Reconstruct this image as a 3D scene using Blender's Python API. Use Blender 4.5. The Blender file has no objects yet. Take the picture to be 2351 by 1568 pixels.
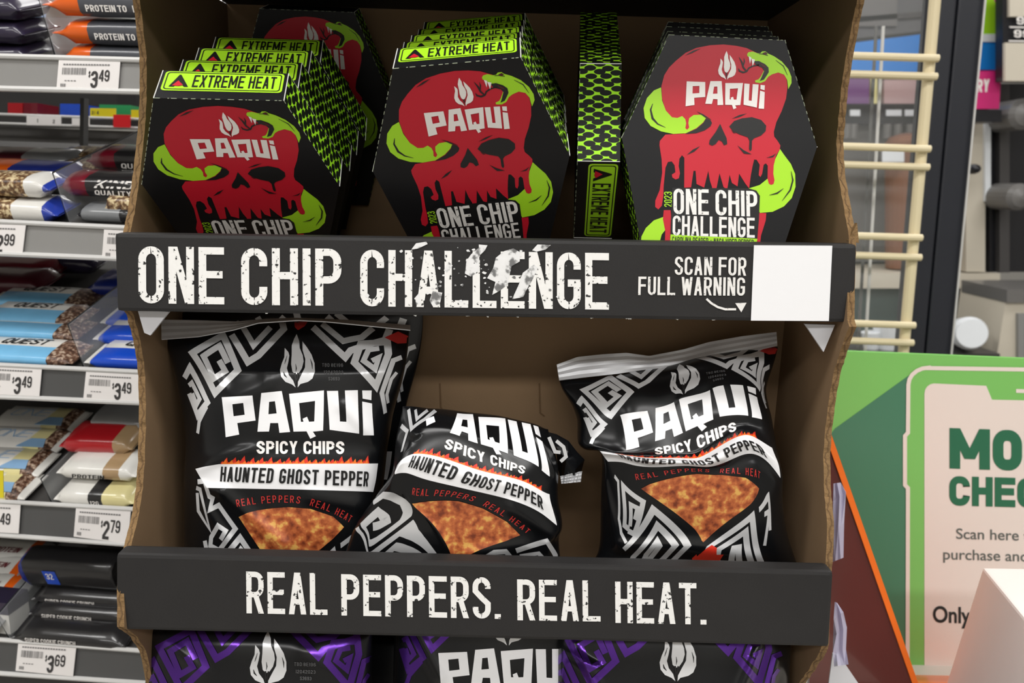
import bpy, bmesh, math, random
import numpy as np
from mathutils import Vector, Matrix
from mathutils.geometry import tessellate_polygon

scene = bpy.context.scene
COL = scene.collection
# ------------------------------------------------------------------ camera
Z0 = 1.25                                   # height of the upper lip's lower edge above the floor
FPX = 1750.0
CAM = np.array([0.01215, -0.43204, 0.07482 + Z0])
def cam_axes(p, y, r):
    f = np.array([-math.sin(y)*math.cos(p), math.cos(y)*math.cos(p), -math.sin(p)])
    rt = np.array([math.cos(y), math.sin(y), 0.0]); up = np.cross(rt, f)
    return rt*math.cos(r)+up*math.sin(r), -rt*math.sin(r)+up*math.cos(r), f
CR, CU, CF = cam_axes(0.20378, -0.00951, 0.0285)
cd = bpy.data.cameras.new('camera'); cam = bpy.data.objects.new('camera', cd); COL.objects.link(cam)
cd.sensor_width = 36; cd.lens = FPX/2351*36; cd.clip_start = 0.02
cam.matrix_world = Matrix(((CR[0], CU[0], -CF[0], CAM[0]), (CR[1], CU[1], -CF[1], CAM[1]), (CR[2], CU[2], -CF[2], CAM[2]), (0, 0, 0, 1)))
cd.dof.use_dof = True; cd.dof.focus_distance = 0.455; cd.dof.aperture_fstop = cd.lens/1000/0.0022
scene.camera = cam
# ------------------------------------------------------------------ world, lamps, exposure
world = bpy.data.worlds.new('store'); scene.world = world; world.use_nodes = True
bg = world.node_tree.nodes['Background']; bg.inputs[0].default_value = (0.9, 0.95, 1.0, 1); bg.inputs[1].default_value = 0.25
scene.view_settings.view_transform = 'Standard'; scene.view_settings.look = 'None'
scene.view_settings.exposure = -0.18; scene.view_settings.gamma = 1.0; scene.view_settings.use_curve_mapping = False
LAMPS = [(-1.5, -0.65, .7), (0.1, -0.65, .75), (1.7, -0.65, .7), (-1.2, -2.1, .9), (0.1, -2.1, 1.), (1.4, -2.1, .9), (-1.5, 0.95, .5), (0.1, 0.95, .5), (1.7, 0.95, .5), (0.9, 2.5, .6), (-0.9, 2.5, .6)]
LAMP_Z = 2.68
for i, (x, y, k) in enumerate(LAMPS):
    ld = bpy.data.lights.new('ceiling_panel', 'AREA'); ld.shape = 'RECTANGLE'; ld.size = 1.15; ld.size_y = 0.28
    ld.energy = 26*k; ld.color = (1.0, 0.985, 0.965)
    lo = bpy.data.objects.new('ceiling_panel', ld); COL.objects.link(lo); lo.location = (x, y, LAMP_Z)

def proj(P):
    d = np.asarray(P)-CAM; z = d@CF
    return 1175.5+FPX*(d@CR)/z, 784-FPX*(d@CU)/z
def ray(px, py):
    px = np.asarray(px, float); py = np.asarray(py, float)
    return (np.multiply.outer((px-1175.5)/FPX, CR)+np.multiply.outer((784-py)/FPX, CU)+CF)
def at(px, py, Y):                          # point of the place seen at a pixel, Y metres behind the upper lip
    d = ray(px, py); k = (np.asarray(Y, float)-CAM[1])/d[..., 1]
    return CAM+d*k[..., None]
def at_x(px, py, X):
    d = ray(px, py); return CAM+d*((X-CAM[0])/d[0])
def at_plane(px, py, P0, n):
    d = ray(px, py); k = (np.asarray(P0)-CAM)@n/(d@n)
    return CAM+d*np.asarray(k)[..., None]

# ------------------------------------------------------------------ materials
MATS = {}
def S(r, g, b):                             # sRGB 0-255 to linear
    f = lambda c: (c/255/12.92) if c/255 <= .04045 else ((c/255+.055)/1.055)**2.4
    return (f(r), f(g), f(b), 1)
def mat(name, col, rough=.5, metal=0., spec=.5, emit=0., trans=0., alpha=1., coat=0., var=0., vscale=40., bump=0., bscale=200., ior=1.45):
    if name in MATS: return MATS[name]
    m = bpy.data.materials.new(name); m.use_nodes = True; MATS[name] = m
    nt = m.node_tree; b = nt.nodes['Principled BSDF']
    b.inputs['Base Color'].default_value = col; b.inputs['Roughness'].default_value = rough; b.inputs['Metallic'].default_value = metal
    b.inputs['Specular IOR Level'].default_value = spec; b.inputs['IOR'].default_value = ior
    b.inputs['Transmission Weight'].default_value = trans; b.inputs['Alpha'].default_value = alpha; b.inputs['Coat Weight'].default_value = coat
    if emit: b.inputs['Emission Color'].default_value = col; b.inputs['Emission Strength'].default_value = emit
    if var or bump:
        tc = nt.nodes.new('ShaderNodeTexCoord')
    if var:
        n = nt.nodes.new('ShaderNodeTexNoise'); n.inputs['Scale'].default_value = vscale; n.inputs['Detail'].default_value = 6
        mx = nt.nodes.new('ShaderNodeMixRGB'); mx.blend_type = 'MULTIPLY'; mx.inputs[0].default_value = 1; mx.inputs[1].default_value = col
        r = nt.nodes.new('ShaderNodeMapRange'); r.inputs[3].default_value = 1-var; r.inputs[4].default_value = 1+var
        nt.links.new(tc.outputs['Object'], n.inputs['Vector']); nt.links.new(n.outputs['Fac'], r.inputs[0]); nt.links.new(r.outputs[0], mx.inputs[2])
        nt.links.new(mx.outputs[0], b.inputs['Base Color'])
    if bump:
        n2 = nt.nodes.new('ShaderNodeTexNoise'); n2.inputs['Scale'].default_value = bscale; n2.inputs['Detail'].default_value = 3
        bp = nt.nodes.new('ShaderNodeBump'); bp.inputs['Strength'].default_value = bump; bp.inputs['Distance'].default_value = .002
        nt.links.new(tc.outputs['Object'], n2.inputs['Vector']); nt.links.new(n2.outputs['Fac'], bp.inputs['Height']); nt.links.new(bp.outputs[0], b.inputs['Normal'])
    return m
def ramp_mat(name, scale, stops, rough=.5, detail=8., tex='noise', coords='Object', spec=.5, dist=0.):
    m = bpy.data.materials.new(name); m.use_nodes = True; MATS[name] = m; nt = m.node_tree; b = nt.nodes['Principled BSDF']
    tc = nt.nodes.new('ShaderNodeTexCoord'); n = nt.nodes.new('ShaderNodeTexNoise'); n.inputs['Scale'].default_value = scale; n.inputs['Detail'].default_value = detail
    n.inputs['Distortion'].default_value = dist
    cr = nt.nodes.new('ShaderNodeValToRGB'); e = cr.color_ramp.elements
    while len(e) < len(stops): e.new(.5)
    for k, (p, c) in enumerate(stops): e[k].position = p; e[k].color = c
    nt.links.new(tc.outputs[coords], n.inputs['Vector']); nt.links.new(n.outputs['Fac'], cr.inputs[0]); nt.links.new(cr.outputs[0], b.inputs['Base Color'])
    b.inputs['Roughness'].default_value = rough; b.inputs['Specular IOR Level'].default_value = spec
    return m
mat('card_black', S(40, 39, 39), .55, var=.12, vscale=60, bump=.05, bscale=900, spec=.35)
mat('kraft', S(132, 108, 82), .85, var=.10, vscale=18, bump=.05, bscale=500, spec=.2)
mat('kraft_edge', S(128, 102, 70), .9, var=.3, vscale=260, bump=.5, bscale=400, spec=.2)
mat('box_black', S(20, 20, 22), .42, spec=.3, var=.1)
mat('white_wear', S(232, 232, 228), .7)
mat('lime', S(165, 221, 38), .4)
mat('ink_black', S(22, 22, 23), .4)
mat('skull_red', S(192, 24, 44), .42)
mat('print_white', S(240, 236, 232), .45)
mat('bag_black', S(15, 16, 18), .25, spec=.45, var=.08)
mat('bag_white', S(238, 238, 240), .36)
mat('foil_silver', S(222, 223, 225), .32, metal=.4)
mat('seal_silver', S(204, 205, 208), .42, metal=.3)
mat('foil_purple', S(92, 50, 150), .22, metal=.75)
mat('flame_orange', S(238, 118, 32), .4)
mat('flame_red', S(214, 52, 34), .4)
mat('red_print', S(190, 48, 44), .45)
mat('grey_print', S(95, 95, 96), .5)
mat('brown_dark', S(74, 22, 20), .45)
ramp_mat('chip_print', 190, [(.33, S(112, 48, 26)), (.44, S(160, 80, 42)), (.54, S(190, 106, 58)), (.64, S(216, 166, 86))], .42, detail=10)
ramp_mat('worn_white', 420, [(.0, S(30, 30, 30)), (.355, S(45, 45, 45)), (.385, S(236, 235, 232)), (1, S(243, 242, 240))], .6, detail=3)
ramp_mat('worn_white_small', 420, [(.0, S(60, 60, 60)), (.30, S(90, 90, 90)), (.36, S(232, 230, 226)), (1, S(240, 238, 236))], .55, detail=3)
ramp_mat('scuff', 160, [(.0, S(60, 60, 60)), (.42, S(120, 120, 120)), (.5, S(228, 228, 228)), (1, S(242, 242, 242))], .8, detail=8)
def scale_mat():
    m = bpy.data.materials.new('snake_scale'); m.use_nodes = True; MATS['snake_scale'] = m; nt = m.node_tree; b = nt.nodes['Principled BSDF']
    uv = nt.nodes.new('ShaderNodeUVMap'); mp = nt.nodes.new('ShaderNodeMapping'); mp.inputs['Scale'].default_value = (1.0, 1.85, 1); 
    mp2 = nt.nodes.new('ShaderNodeMapping'); mp2.inputs['Rotation'].default_value = (0, 0, math.pi/4)
    v = nt.nodes.new('ShaderNodeTexVoronoi'); v.feature = 'F1'; v.voronoi_dimensions = '2D'; v.inputs['Scale'].default_value = 140; v.inputs['Randomness'].default_value = .24
    cr = nt.nodes.new('ShaderNodeValToRGB'); e = cr.color_ramp.elements; e[0].position = .475; e[0].color = S(18, 22, 16); e[1].position = .505; e[1].color = S(158, 224, 40)
    L = nt.links.new; L(uv.outputs[0], mp.inputs[0]); L(mp.outputs[0], mp2.inputs[0]); L(mp2.outputs[0], v.inputs['Vector']); L(v.outputs['Distance'], cr.inputs[0]); L(cr.outputs[0], b.inputs['Base Color'])
    b.inputs['Roughness'].default_value = .55; b.inputs['Specular IOR Level'].default_value = .2
scale_mat()
M = MATS

# ------------------------------------------------------------------ objects
def tag(o, label=None, cat=None, group=None, kind=None):
    if label: o['label'] = label
    if cat: o['category'] = cat
    if group: o['group'] = group
    if kind: o['kind'] = kind
    return o
def empty(name, loc=(0, 0, 0), label=None, cat=None, group=None):
    o = bpy.data.objects.new(name, None); COL.objects.link(o); o.location = loc; o.empty_display_size = .02
    return tag(o, label, cat, group)
def link(name, me, parent=None, keep=True):
    o = bpy.data.objects.new(name, me); COL.objects.link(o)
    if parent is not None:
        o.parent = parent
        if keep: o.matrix_parent_inverse = parent_world(parent).inverted()
    return o
def parent_world(o):
    m = o.matrix_basis.copy()
    if o.parent is not None: m = parent_world(o.parent) @ o.matrix_parent_inverse @ m
    return m
class MB:
    def __init__(s): s.v = []; s.f = []; s.m = []; s.mats = []; s.uv = {}
    def mi(s, m):
        m = M[m] if isinstance(m, str) else m
        if m not in s.mats: s.mats.append(m)
        return s.mats.index(m)
    def poly(s, pts, m, uv=None):
        i = len(s.v); s.v += [tuple(map(float, p)) for p in pts]; s.f.append(tuple(range(i, i+len(pts)))); s.m.append(s.mi(m))
        if uv: s.uv[len(s.f)-1] = uv
        return s
    def grid(s, P, m, flip=False):          # P[i][j] array of points
        P = np.asarray(P); n, k = P.shape[:2]; i0 = len(s.v); s.v += [tuple(p) for p in P.reshape(-1, 3).tolist()]; mi = s.mi(m)
        for i in range(n-1):
            for j in range(k-1):
                a = i0+i*k+j; q = (a, a+1, a+k+1, a+k); s.f.append(q[::-1] if flip else q); s.m.append(mi)
        return s
    def prism(s, front, back, m, side=None):  # two rings of equal length
        n = len(front); s.poly(front, m); s.poly(list(back)[::-1], m)
        for i in range(n):
            j = (i+1) % n; s.poly([front[j], front[i], back[i], back[j]], side if side is not None else m)
        return s
    def box(s, lo, hi, m, R=None, o=(0, 0, 0)):
        c = [(x, y, z) for z in (lo[2], hi[2]) for y in (lo[1], hi[1]) for x in (lo[0], hi[0])]
        if R is not None: c = [tuple(np.asarray(R)@np.array(p)+np.asarray(o)) for p in c]
        for q in ((0, 2, 3, 1), (4, 5, 7, 6), (0, 1, 5, 4), (2, 6, 7, 3), (0, 4, 6, 2), (1, 3, 7, 5)): s.poly([c[k] for k in q], m)
        return s
    def tube(s, pts, r, m, n=10, caps=True):
        pts = [np.asarray(p, float) for p in pts]; rings = []
        for i, p in enumerate(pts):
            d = pts[min(i+1, len(pts)-1)]-pts[max(i-1, 0)]; d /= np.linalg.norm(d)
            a = np.cross(d, (0, 0, 1.)); 
            if np.linalg.norm(a) < 1e-3: a = np.cross(d, (1., 0, 0))
            a /= np.linalg.norm(a); b = np.cross(d, a)
            rr = r[i] if isinstance(r, (list, tuple)) else r
            rings.append([p+rr*(math.cos(t)*a+math.sin(t)*b) for t in np.linspace(0, 2*math.pi, n, endpoint=False)])
        for k in range(len(rings)-1):
            for i in range(n): s.poly([rings[k][i], rings[k+1][i], rings[k+1][(i+1) % n], rings[k][(i+1) % n]], m)
        if caps: s.poly(rings[0], m); s.poly(rings[-1][::-1], m)
        return s
    def build(s, name, parent=None, smooth=False, weld=0., bevel=0., keep=True, solid=0.):
        me = bpy.data.meshes.new(name); me.from_pydata(s.v, [], s.f)
        for m in s.mats: me.materials.append(m)
        me.polygons.foreach_set('material_index', s.m)
        if s.uv:
            ul = me.uv_layers.new(name='UVMap')
            for fi, uv in s.uv.items():
                for k, li in enumerate(me.polygons[fi].loop_indices): ul.data[li].uv = uv[k]
        if weld or bevel:
            bm = bmesh.new(); bm.from_mesh(me); bmesh.ops.remove_doubles(bm, verts=bm.verts, dist=weld or 1e-6)
            if bevel:
                bmesh.ops.recalc_face_normals(bm, faces=bm.faces)
                bmesh.ops.bevel(bm, geom=[e for e in bm.edges if len(e.link_faces) == 2 and e.calc_face_angle(0) > .5], offset=bevel, segments=2, affect='EDGES', profile=.6)
            bm.to_mesh(me); bm.free()
        if smooth: me.polygons.foreach_set('use_smooth', [True]*len(me.polygons))
        me.update(); o = link(name, me, parent, keep)
        if solid:
            md = o.modifiers.new('thick', 'SOLIDIFY'); md.thickness = solid; md.offset = 0
        return o

# ------------------------------------------------------------------ flat lettering and artwork (2-D polygons, y down)
def strip(pts, t, closed=False):
    """a stroked path as quads with mitred joints; y up or down alike"""
    P = [np.asarray(p, float) for p in pts]; n = len(P); L = []; Rr = []
    for i in range(n):
        if closed: a, b = P[i-1], P[(i+1) % n]
        else: a, b = P[max(i-1, 0)], P[min(i+1, n-1)]
        d1 = P[i]-a; d2 = b-P[i]
        if np.linalg.norm(d1) < 1e-9: d1 = d2
        if np.linalg.norm(d2) < 1e-9: d2 = d1
        d1 = d1/np.linalg.norm(d1); d2 = d2/np.linalg.norm(d2)
        n1 = np.array([-d1[1], d1[0]]); n2 = np.array([-d2[1], d2[0]]); mm = n1+n2
        if np.linalg.norm(mm) < .2: mm = n1
        mm = mm/np.linalg.norm(mm); k = 1/max(mm@n1, .45)
        tt = t[i] if isinstance(t, (list, tuple)) else t
        L.append(P[i]+mm*k*tt/2); Rr.append(P[i]-mm*k*tt/2)
    return [[[L[i], L[(i+1) % n], Rr[(i+1) % n], Rr[i]]] for i in range(n if closed else n-1)]
def arc(cx, cy, rx, ry, a0, a1, n=7):
    return [(cx+rx*math.cos(math.radians(a)), cy+ry*math.sin(math.radians(a))) for a in np.linspace(a0, a1, n)]
def glyph(c, w, t):
    """strokes of a condensed capital, height 1, y up: list of ('s',pts,closed) strokes or ('p',ring) polygons, and its width"""
    if c in 'MW': w *= 1.38
    if c in 'I!1': w = t*(1.0 if c != '1' else 1.6)
    if c in ".'": w = t*1.1
    l, r, b, T, x = t/2, w-t/2, t/2, 1-t/2, w/2
    q = min(x-t/2, .2); k = q*1.15; g = []
    s = lambda *p, closed=False: g.append(('s', list(p), closed))
    para = lambda x0, y0, x1, y1, tt=None: g.append(('p', [(x0-(tt or t)/2, y0), (x0+(tt or t)/2, y0), (x1+(tt or t)/2, y1), (x1-(tt or t)/2, y1)]))
    TL = arc(l+q, T-k, q, k, 90, 180); TR = arc(r-q, T-k, q, k, 0, 90); BL = arc(l+q, b+k, q, k, 180, 270); BR = arc(r-q, b+k, q, k, 270, 360)
    if c == 'A': para(l, 0, x-t*.06, 1); para(r, 0, x+t*.06, 1); s((l+t*.3, .3), (r-t*.3, .3))
    elif c in 'PRB':
        m = .45 if c != 'B' else .53; mm = m
        s((l, 0), (l, 1)); s((l, T), (r-q, T), *arc(r-q, T-k, q, k, 90, 0)[1:], *arc(r-q, mm+k, q, k, 0, -90)[0:], (l, mm))
        if c == 'R': para(x+t*.1, mm, r+.0, 0)
        if c == 'B': s((l, mm), (r-q, mm), *arc(r-q, mm-k, q, k, 90, 0)[1:], *arc(r-q, b+k, q, k, 0, -90), (l, b))
    elif c in 'CG':
        s((r, .68 if c == 'C' else .70), (r, T-k), *TR, *TL, *BL, *BR, (r, .32 if c == 'C' else .46))
        if c == 'G': s((r+t/2, .46), (x-.02, .46))
    elif c in 'O0Q':
        s(*TR, *TL, *BL, *BR, closed=True)
        if c == 'Q': para(x, .3, r+t*.2, -.06)
    elif c == 'D': s((l, 0), (l, 1)); s((l, T), (r-q, T), *arc(r-q, T-k, q, k, 90, 0)[1:], *arc(r-q, b+k, q, k, 0, -90), (l, b))
    elif c in 'EF':
        s((l, 0), (l, 1)); s((l, T), (w, T)); s((l, .52), (w*.94, .52))
        if c == 'E': s((l, b), (w, b))
    elif c == 'L': s((l, 0), (l, 1)); s((l, b), (w, b))
    elif c == 'T': s((x, 0), (x, 1)); s((0, T), (w, T))
    elif c == 'H': s((l, 0), (l, 1)); s((r, 0), (r, 1)); s((l, .52), (r, .52))
    elif c == 'I': s((x, 0), (x, 1))
    elif c == 'N': s((l, 0), (l, 1)); s((r, 0), (r, 1)); para(l+.02, 1, r-.02, 0)
    elif c == 'M': s((l, 0), (l, 1)); s((r, 0), (r, 1)); para(l, 1, x, .25); para(r, 1, x, .25)
    elif c == 'W': para(l, 1, w*.28, 0); para(x, .9, w*.28, 0); para(x, .9, w*.72, 0); para(r, 1, w*.72, 0)
    elif c == 'V': para(l, 1, x, 0); para(r, 1, x, 0)
    elif c == 'Y': para(l, 1, x, .42); para(r, 1, x, .42); s((x, 0), (x, .5))
    elif c == 'X': para(l, 1, r, 0); para(r, 1, l, 0)
    elif c == 'K': s((l, 0), (l, 1)); para(r, 1, l+t*.3, .38); para(r, 0, x, .58)
    elif c == 'Z': s((0, T), (w, T)); s((0, b), (w, b)); para(r-.01, T, l+.01, b)
    elif c == 'U': s((l, 1), (l, b+k), *BL[0:], *BR, (r, 1))
    elif c == 'J': s((r, 1), (r, b+k), *BR[::-1], *BL[::-1], (l, .34))
    elif c in 'S5': s((r, .72), (r, T-k), *TR, *TL, (l, .66), (x, .5), (r, .36), *arc(r-q, b+k, q, k, 0, -90), *arc(l+q, b+k, q, k, 270, 180), (l, .28))
    elif c == '2': s((l, .70), *TL[::-1], *TR[::-1], (r, .62), (l, b+.1), (l, b), (w, b))
    elif c == '3': s((l, .74), *TL[::-1], *TR[::-1], (r, .6), (x, .52), (r, .44), *arc(r-q, b+k, q, k, 0, -90), *arc(l+q, b+k, q, k, 270, 180), (l, .28))
    elif c == '1': s((r, 0), (r, 1)); para(l, .8, r, .97)
    elif c == '4': s((r-.06, 0), (r-.06, 1)); para(r-.08, 1, l, .3); s((0, .28), (w, .28))
    elif c in '69':
        y = lambda a, v: (a, v) if c == '6' else (w-a, 1-v)
        s(*[y(px, py) for px, py in [(r, .72), *TR, *TL, *BL, *BR, (r, .44), (r-.04, .53), (l, .53)]])
    elif c == '8': s(*TR, *TL, (l, .6), (r, .42), *BR[::-1], *BL[::-1], (l, .42), (r, .6), closed=True)
    elif c == '7': s((0, T), (w, T)); para(r, T, x-.05, 0)
    elif c == '$': g += glyph('S', w, t)[0]; s((x, -.1), (x, 1.1))
    elif c == '/': para(l, 0, r, 1)
    elif c in '+-': s((0, .45), (w, .45)); (c == '+') and s((x, .2), (x, .7))
    elif c in ".'": y = 0 if c == '.' else .78; g.append(('p', [(0, y), (w, y), (w, y+t*.9), (0, y+t*.9)]))
    return g, w
def text(s, p0, p1, h, w=.42, t=.15, gap=.08, space=.22, up=None, slant=0., path=None):
    """lettering whose baseline runs p0 -> p1 (or along path), cap height h, fitted to that length; returns polygons"""
    items = []; x = 0.
    for c in s:
        if c == ' ': x += space; continue
        g, gw = glyph(c, w, t); items.append((x, g, gw)); x += gw+gap
    tot = x-gap; out = []
    if path is None:
        p0 = np.asarray(p0, float); p1 = np.asarray(p1, float); ex = (p1-p0)/tot
        d = (p1-p0)/np.linalg.norm(p1-p0)
        ey = np.asarray(up, float)*h if up is not None else np.array([d[1], -d[0]])*h
        fr = lambda gx, gw: (p0+ex*gx, ex, ey)
    else:
        P = [np.asarray(p, float) for p in path]; ln = [0.]
        for i in range(len(P)-1): ln.append(ln[-1]+np.linalg.norm(P[i+1]-P[i]))
        def fr(gx, gw):
            u = (gx+gw/2)/tot*ln[-1]; i = min(max(np.searchsorted(ln, u)-1, 0), len(P)-2); d = (P[i+1]-P[i])/(ln[i+1]-ln[i])
            c = P[i]+d*(u-ln[i]); ex = d*ln[-1]/tot; return c-ex*gw/2, ex, np.array([d[1], -d[0]])*h
    for gx, g, gw in items:
        o, ex, ey = fr(gx, gw); f = lambda p: o+ex*(p[0]+slant*p[1])+ey*p[1]
        for it in g:
            if it[0] == 'p': out.append([[f(p) for p in it[1]]])
            else: out.append(('grp', [[[f(p) for p in rg] for rg in q] for q in strip(it[1], t, it[2])]))
    return out
def flat(polys):                            # -> list of (rings, layer)
    out = []; k = 0
    for p in polys:
        if isinstance(p, tuple):
            out += [(q, k) for q in p[1]]
        else: out.append((p, k))
        k += 1
    return out
def stroke(pts, t, closed=False): return [('grp', strip(pts, t, closed))]
def xf(polys, f):
    out = []
    for p in polys:
        if isinstance(p, tuple): out.append(('grp', [[[f(v) for v in r] for r in q] for q in p[1]]))
        else: out.append([[f(v) for v in r] for r in p])
    return out
def tris(polys, cut=None):
    """2-D triangles of polygons (outer ring + holes), optionally cut by a grid; -> verts(n,2), layer(n), faces"""
    V = []; Ly = []; Fc = []
    for rings, ly in flat(polys):
        rr = [[Vector((p[0], p[1], 0)) for p in r] for r in rings]; fl = [v for r in rr for v in r]
        if len(rings) == 1 and len(fl) <= 3: tr = [(0, 1, 2)]
        else: tr = tessellate_polygon(rr)
        i0 = len(V); V += [(v.x, v.y) for v in fl]; Ly += [ly % 12]*len(fl)
        for a, b, c in tr:
            A, B, C = fl[a], fl[b], fl[c]
            ar = (B.x-A.x)*(C.y-A.y)-(B.y-A.y)*(C.x-A.x)
            if abs(ar) < 1e-12: continue
            Fc.append((i0+a, i0+c, i0+b) if ar > 0 else (i0+a, i0+b, i0+c))
    V = np.array(V); Ly = np.array(Ly)
    if cut:
        bm = bmesh.new(); lay = bm.verts.layers.int.new('l'); vs = []
        for p, k in zip(V, Ly): v = bm.verts.new((p[0], p[1], k*1e-3)); vs.append(v)
        for f in Fc:
            try: bm.faces.new([vs[i] for i in f])
            except ValueError: pass
        for ax in (0, 1):
            lo, hi = V[:, ax].min(), V[:, ax].max(); n = Vector((1, 0, 0)) if ax == 0 else Vector((0, 1, 0))
            for c in np.arange(math.ceil(lo/cut)*cut, hi, cut):
                co = Vector((c, 0, 0)) if ax == 0 else Vector((0, c, 0))
                bmesh.ops.bisect_plane(bm, geom=bm.verts[:]+bm.edges[:]+bm.faces[:], plane_co=co, plane_no=n, dist=1e-5)
        bm.verts.index_update()
        V = np.array([(v.co.x, v.co.y) for v in bm.verts]); Ly = np.array([round(v.co.z*1000) for v in bm.verts]); Fc = [tuple(v.index for v in f.verts) for f in bm.faces]; bm.free()
    return V, Ly, Fc
def decal(name, T3, place, m, parent, off=2e-4, smooth=False, keep=True):
    """T3 from tris(); place(x, y, height) -> points"""
    V, Ly, Fc = T3; P = place(V[:, 0], V[:, 1], off+Ly*8e-6)
    me = bpy.data.meshes.new(name); me.from_pydata(P.tolist(), [], Fc); me.materials.append(M[m] if isinstance(m, str) else m)
    if smooth: me.polygons.foreach_set('use_smooth', [True]*len(Fc))
    me.update(); return link(name, me, parent, keep)
def homog(src, dst):
    A = []; b = []
    for (x, y), (u, v) in zip(src, dst):
        A += [[x, y, 1, 0, 0, 0, -u*x, -u*y], [0, 0, 0, x, y, 1, -v*x, -v*y]]; b += [u, v]
    h = np.append(np.linalg.solve(np.array(A, float), np.array(b, float)), 1).reshape(3, 3)
    def f(x, y): d = h[2, 0]*x+h[2, 1]*y+h[2, 2]; return (h[0, 0]*x+h[0, 1]*y+h[0, 2])/d, (h[1, 0]*x+h[1, 1]*y+h[1, 2])/d
    return f
def img(sx, ox, oy, pts): return [(ox+x/sx, oy+y/sx) for x, y in pts]
# ------------------------------------------------------------------ the setting
def struct(name, lo, hi, m): 
    return tag(MB().box(lo, hi, m).build(name), kind='structure')
mat('floor_tile', S(150, 146, 140), .3, var=.1, vscale=3)
mat('wall_paint', S(205, 203, 198), .8, var=.05, vscale=2)
mat('ceiling_tile', S(225, 224, 220), .9, var=.04, vscale=8)
struct('floor', (-3.2, -3.2, -.05), (3.6, 4.2, 0), 'floor_tile')
struct('ceiling', (-3.2, -3.2, 2.75), (3.6, 4.2, 2.8), 'ceiling_tile')
struct('wall_left', (-3.25, -3.2, 0), (-3.2, 4.2, 2.75), 'wall_paint')
struct('wall_right', (3.6, -3.2, 0), (3.65, 4.2, 2.75), 'wall_paint')
struct('wall_back', (-3.2, 4.2, 0), (3.6, 4.25, 2.75), 'wall_paint')
struct('wall_front', (-3.2, -3.25, 0), (3.6, -3.2, 2.75), 'wall_paint')

# ------------------------------------------------------------------ cardboard display
XL, XR = -.2105, .2115; YL2 = -.025; BK1, BK2 = .190, .092
disp = empty('cardboard_display', (0, .06, 0), 'black cardboard shelf display with white slogans on its two front lips', 'display')
LE = [(300, -120), (303, -60), (305, 0), (312, 60), (320, 130), (321, 200), (318, 270), (312, 340), (303, 420), (292, 490), (283, 532), (272, 600), (272, 700), (290, 722), (303, 770), (315, 830), (319, 900), (319, 980), (317, 1060), (311, 1130), (299, 1200), (282, 1262), (270, 1300), (268, 1440), (300, 1462), (322, 1500), (335, 1568), (340, 1640), (338, 1700)]
RE = [(2000, -120), (1993, -60), (1985, 0), (1972, 60), (1958, 130), (1948, 200), (1941, 270), (1936, 330), (1940, 400), (1952, 470), (1966, 540), (1964, 600), (1962, 735), (1966, 750), (1948, 800), (1932, 850), (1922, 900), (1912, 970), (1906, 1040), (1908, 1130), (1915, 1200), (1912, 1290), (1908, 1330), (1904, 1480), (1896, 1500), (1870, 1540), (1850, 1568), (1838, 1640), (1836, 1700)]
rng = random.Random(4)
def side_panel(edge, X, inner, label):
    pr = [at_x(px, py, X) for px, py in edge]; pr = [(p[1], p[2]) for p in pr]; pr.append((pr[-1][0], Z0-.418)); q = []
    for (y0, z0), (y1, z1) in zip(pr[:-1], pr[1:]):
        n = 6
        for k in range(n): q.append((min(max(y0+(y1-y0)*k/n+rng.uniform(-.0005, .0005), -.035), .075), z0+(z1-z0)*k/n))
    q.append(pr[-1]); mb = MB(); yb = .192
    for (a, b), (c, d) in zip(q[:-1], q[1:]):
        mb.poly([(X, a, b), (X, c, d), (X, yb, d), (X, yb, b)], 'card_black'); mb.poly([(inner, a, b), (inner, c, d), (inner, yb, d), (inner, yb, b)], 'kraft')
        mb.poly([(X, a, b), (inner, a, b), (inner, c, d), (X, c, d)], 'kraft_edge')
    mb.poly([(X, q[0][0], q[0][1]), (inner, q[0][0], q[0][1]), (inner, yb, q[0][1]), (X, yb, q[0][1])], 'kraft_edge')
    p = tag(mb.build('side_panel', disp), label)
    fl = MB(); w = abs(inner-X); cx = (X+inner)/2; ph = 0.; pts = []
    for k, ((a, b), (c, d)) in enumerate(zip(q[:-1], q[1:])):
        for j in range(3):
            y, z = a+(c-a)*j/3-.0003, b+(d-b)*j/3; pts.append((cx+w*(.2*math.sin(ph)+rng.uniform(-.12, .12)), y, z)); ph += math.hypot(c-a, d-b)/3/.0075*2*math.pi*.5
    for p0, p1 in zip(pts[:-1], pts[1:]):
        fl.poly([(p0[0]-.0003, p0[1], p0[2]), (p0[0]+.0003, p0[1], p0[2]), (p1[0]+.0003, p1[1], p1[2]), (p1[0]-.0003, p1[1], p1[2])], mat('flute_brown', S(104, 80, 54), .9))
    fl.build('corrugation', p)
side_panel(LE, XL, XL+.0042, 'brown inner side wall with a curved corrugated edge')
side_panel(RE, XR, XR-.0042, 'brown inner side wall with a torn corrugated edge')
def lip(c4, Y, th, label):
    f = [at(px, py, Y) for px, py in c4]; b = [p+np.array([0, th, 0]) for p in f]
    mb = MB(); mb.prism(f, b, 'card_black'); return tag(mb.build('front_lip', disp, bevel=.0022), label)
lip1 = lip([(262, 535), (1968, 561), (1962, 741), (268, 715)], 0, .012, 'black printed front lip of the upper shelf')
lip2 = lip([(266, 1272), (1914, 1313), (1904, 1486), (266, 1446)], YL2, .012, 'black printed front lip of the lower shelf')
def lipart(name, polys, par, Y, m, off=.0004, cut=None):
    return decal(name, tris(polys, cut), lambda x, y, h: at(x, y, Y-h), m, par, off)
T1 = []
T1 += text('ONE', (318, 696), (515, 699), 131, .42, .128, .075, up=(-.006, -1))
T1 += text('CHIP', (554, 700), (784, 702), 131, .42, .128, .075, up=(-.004, -1))
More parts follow.
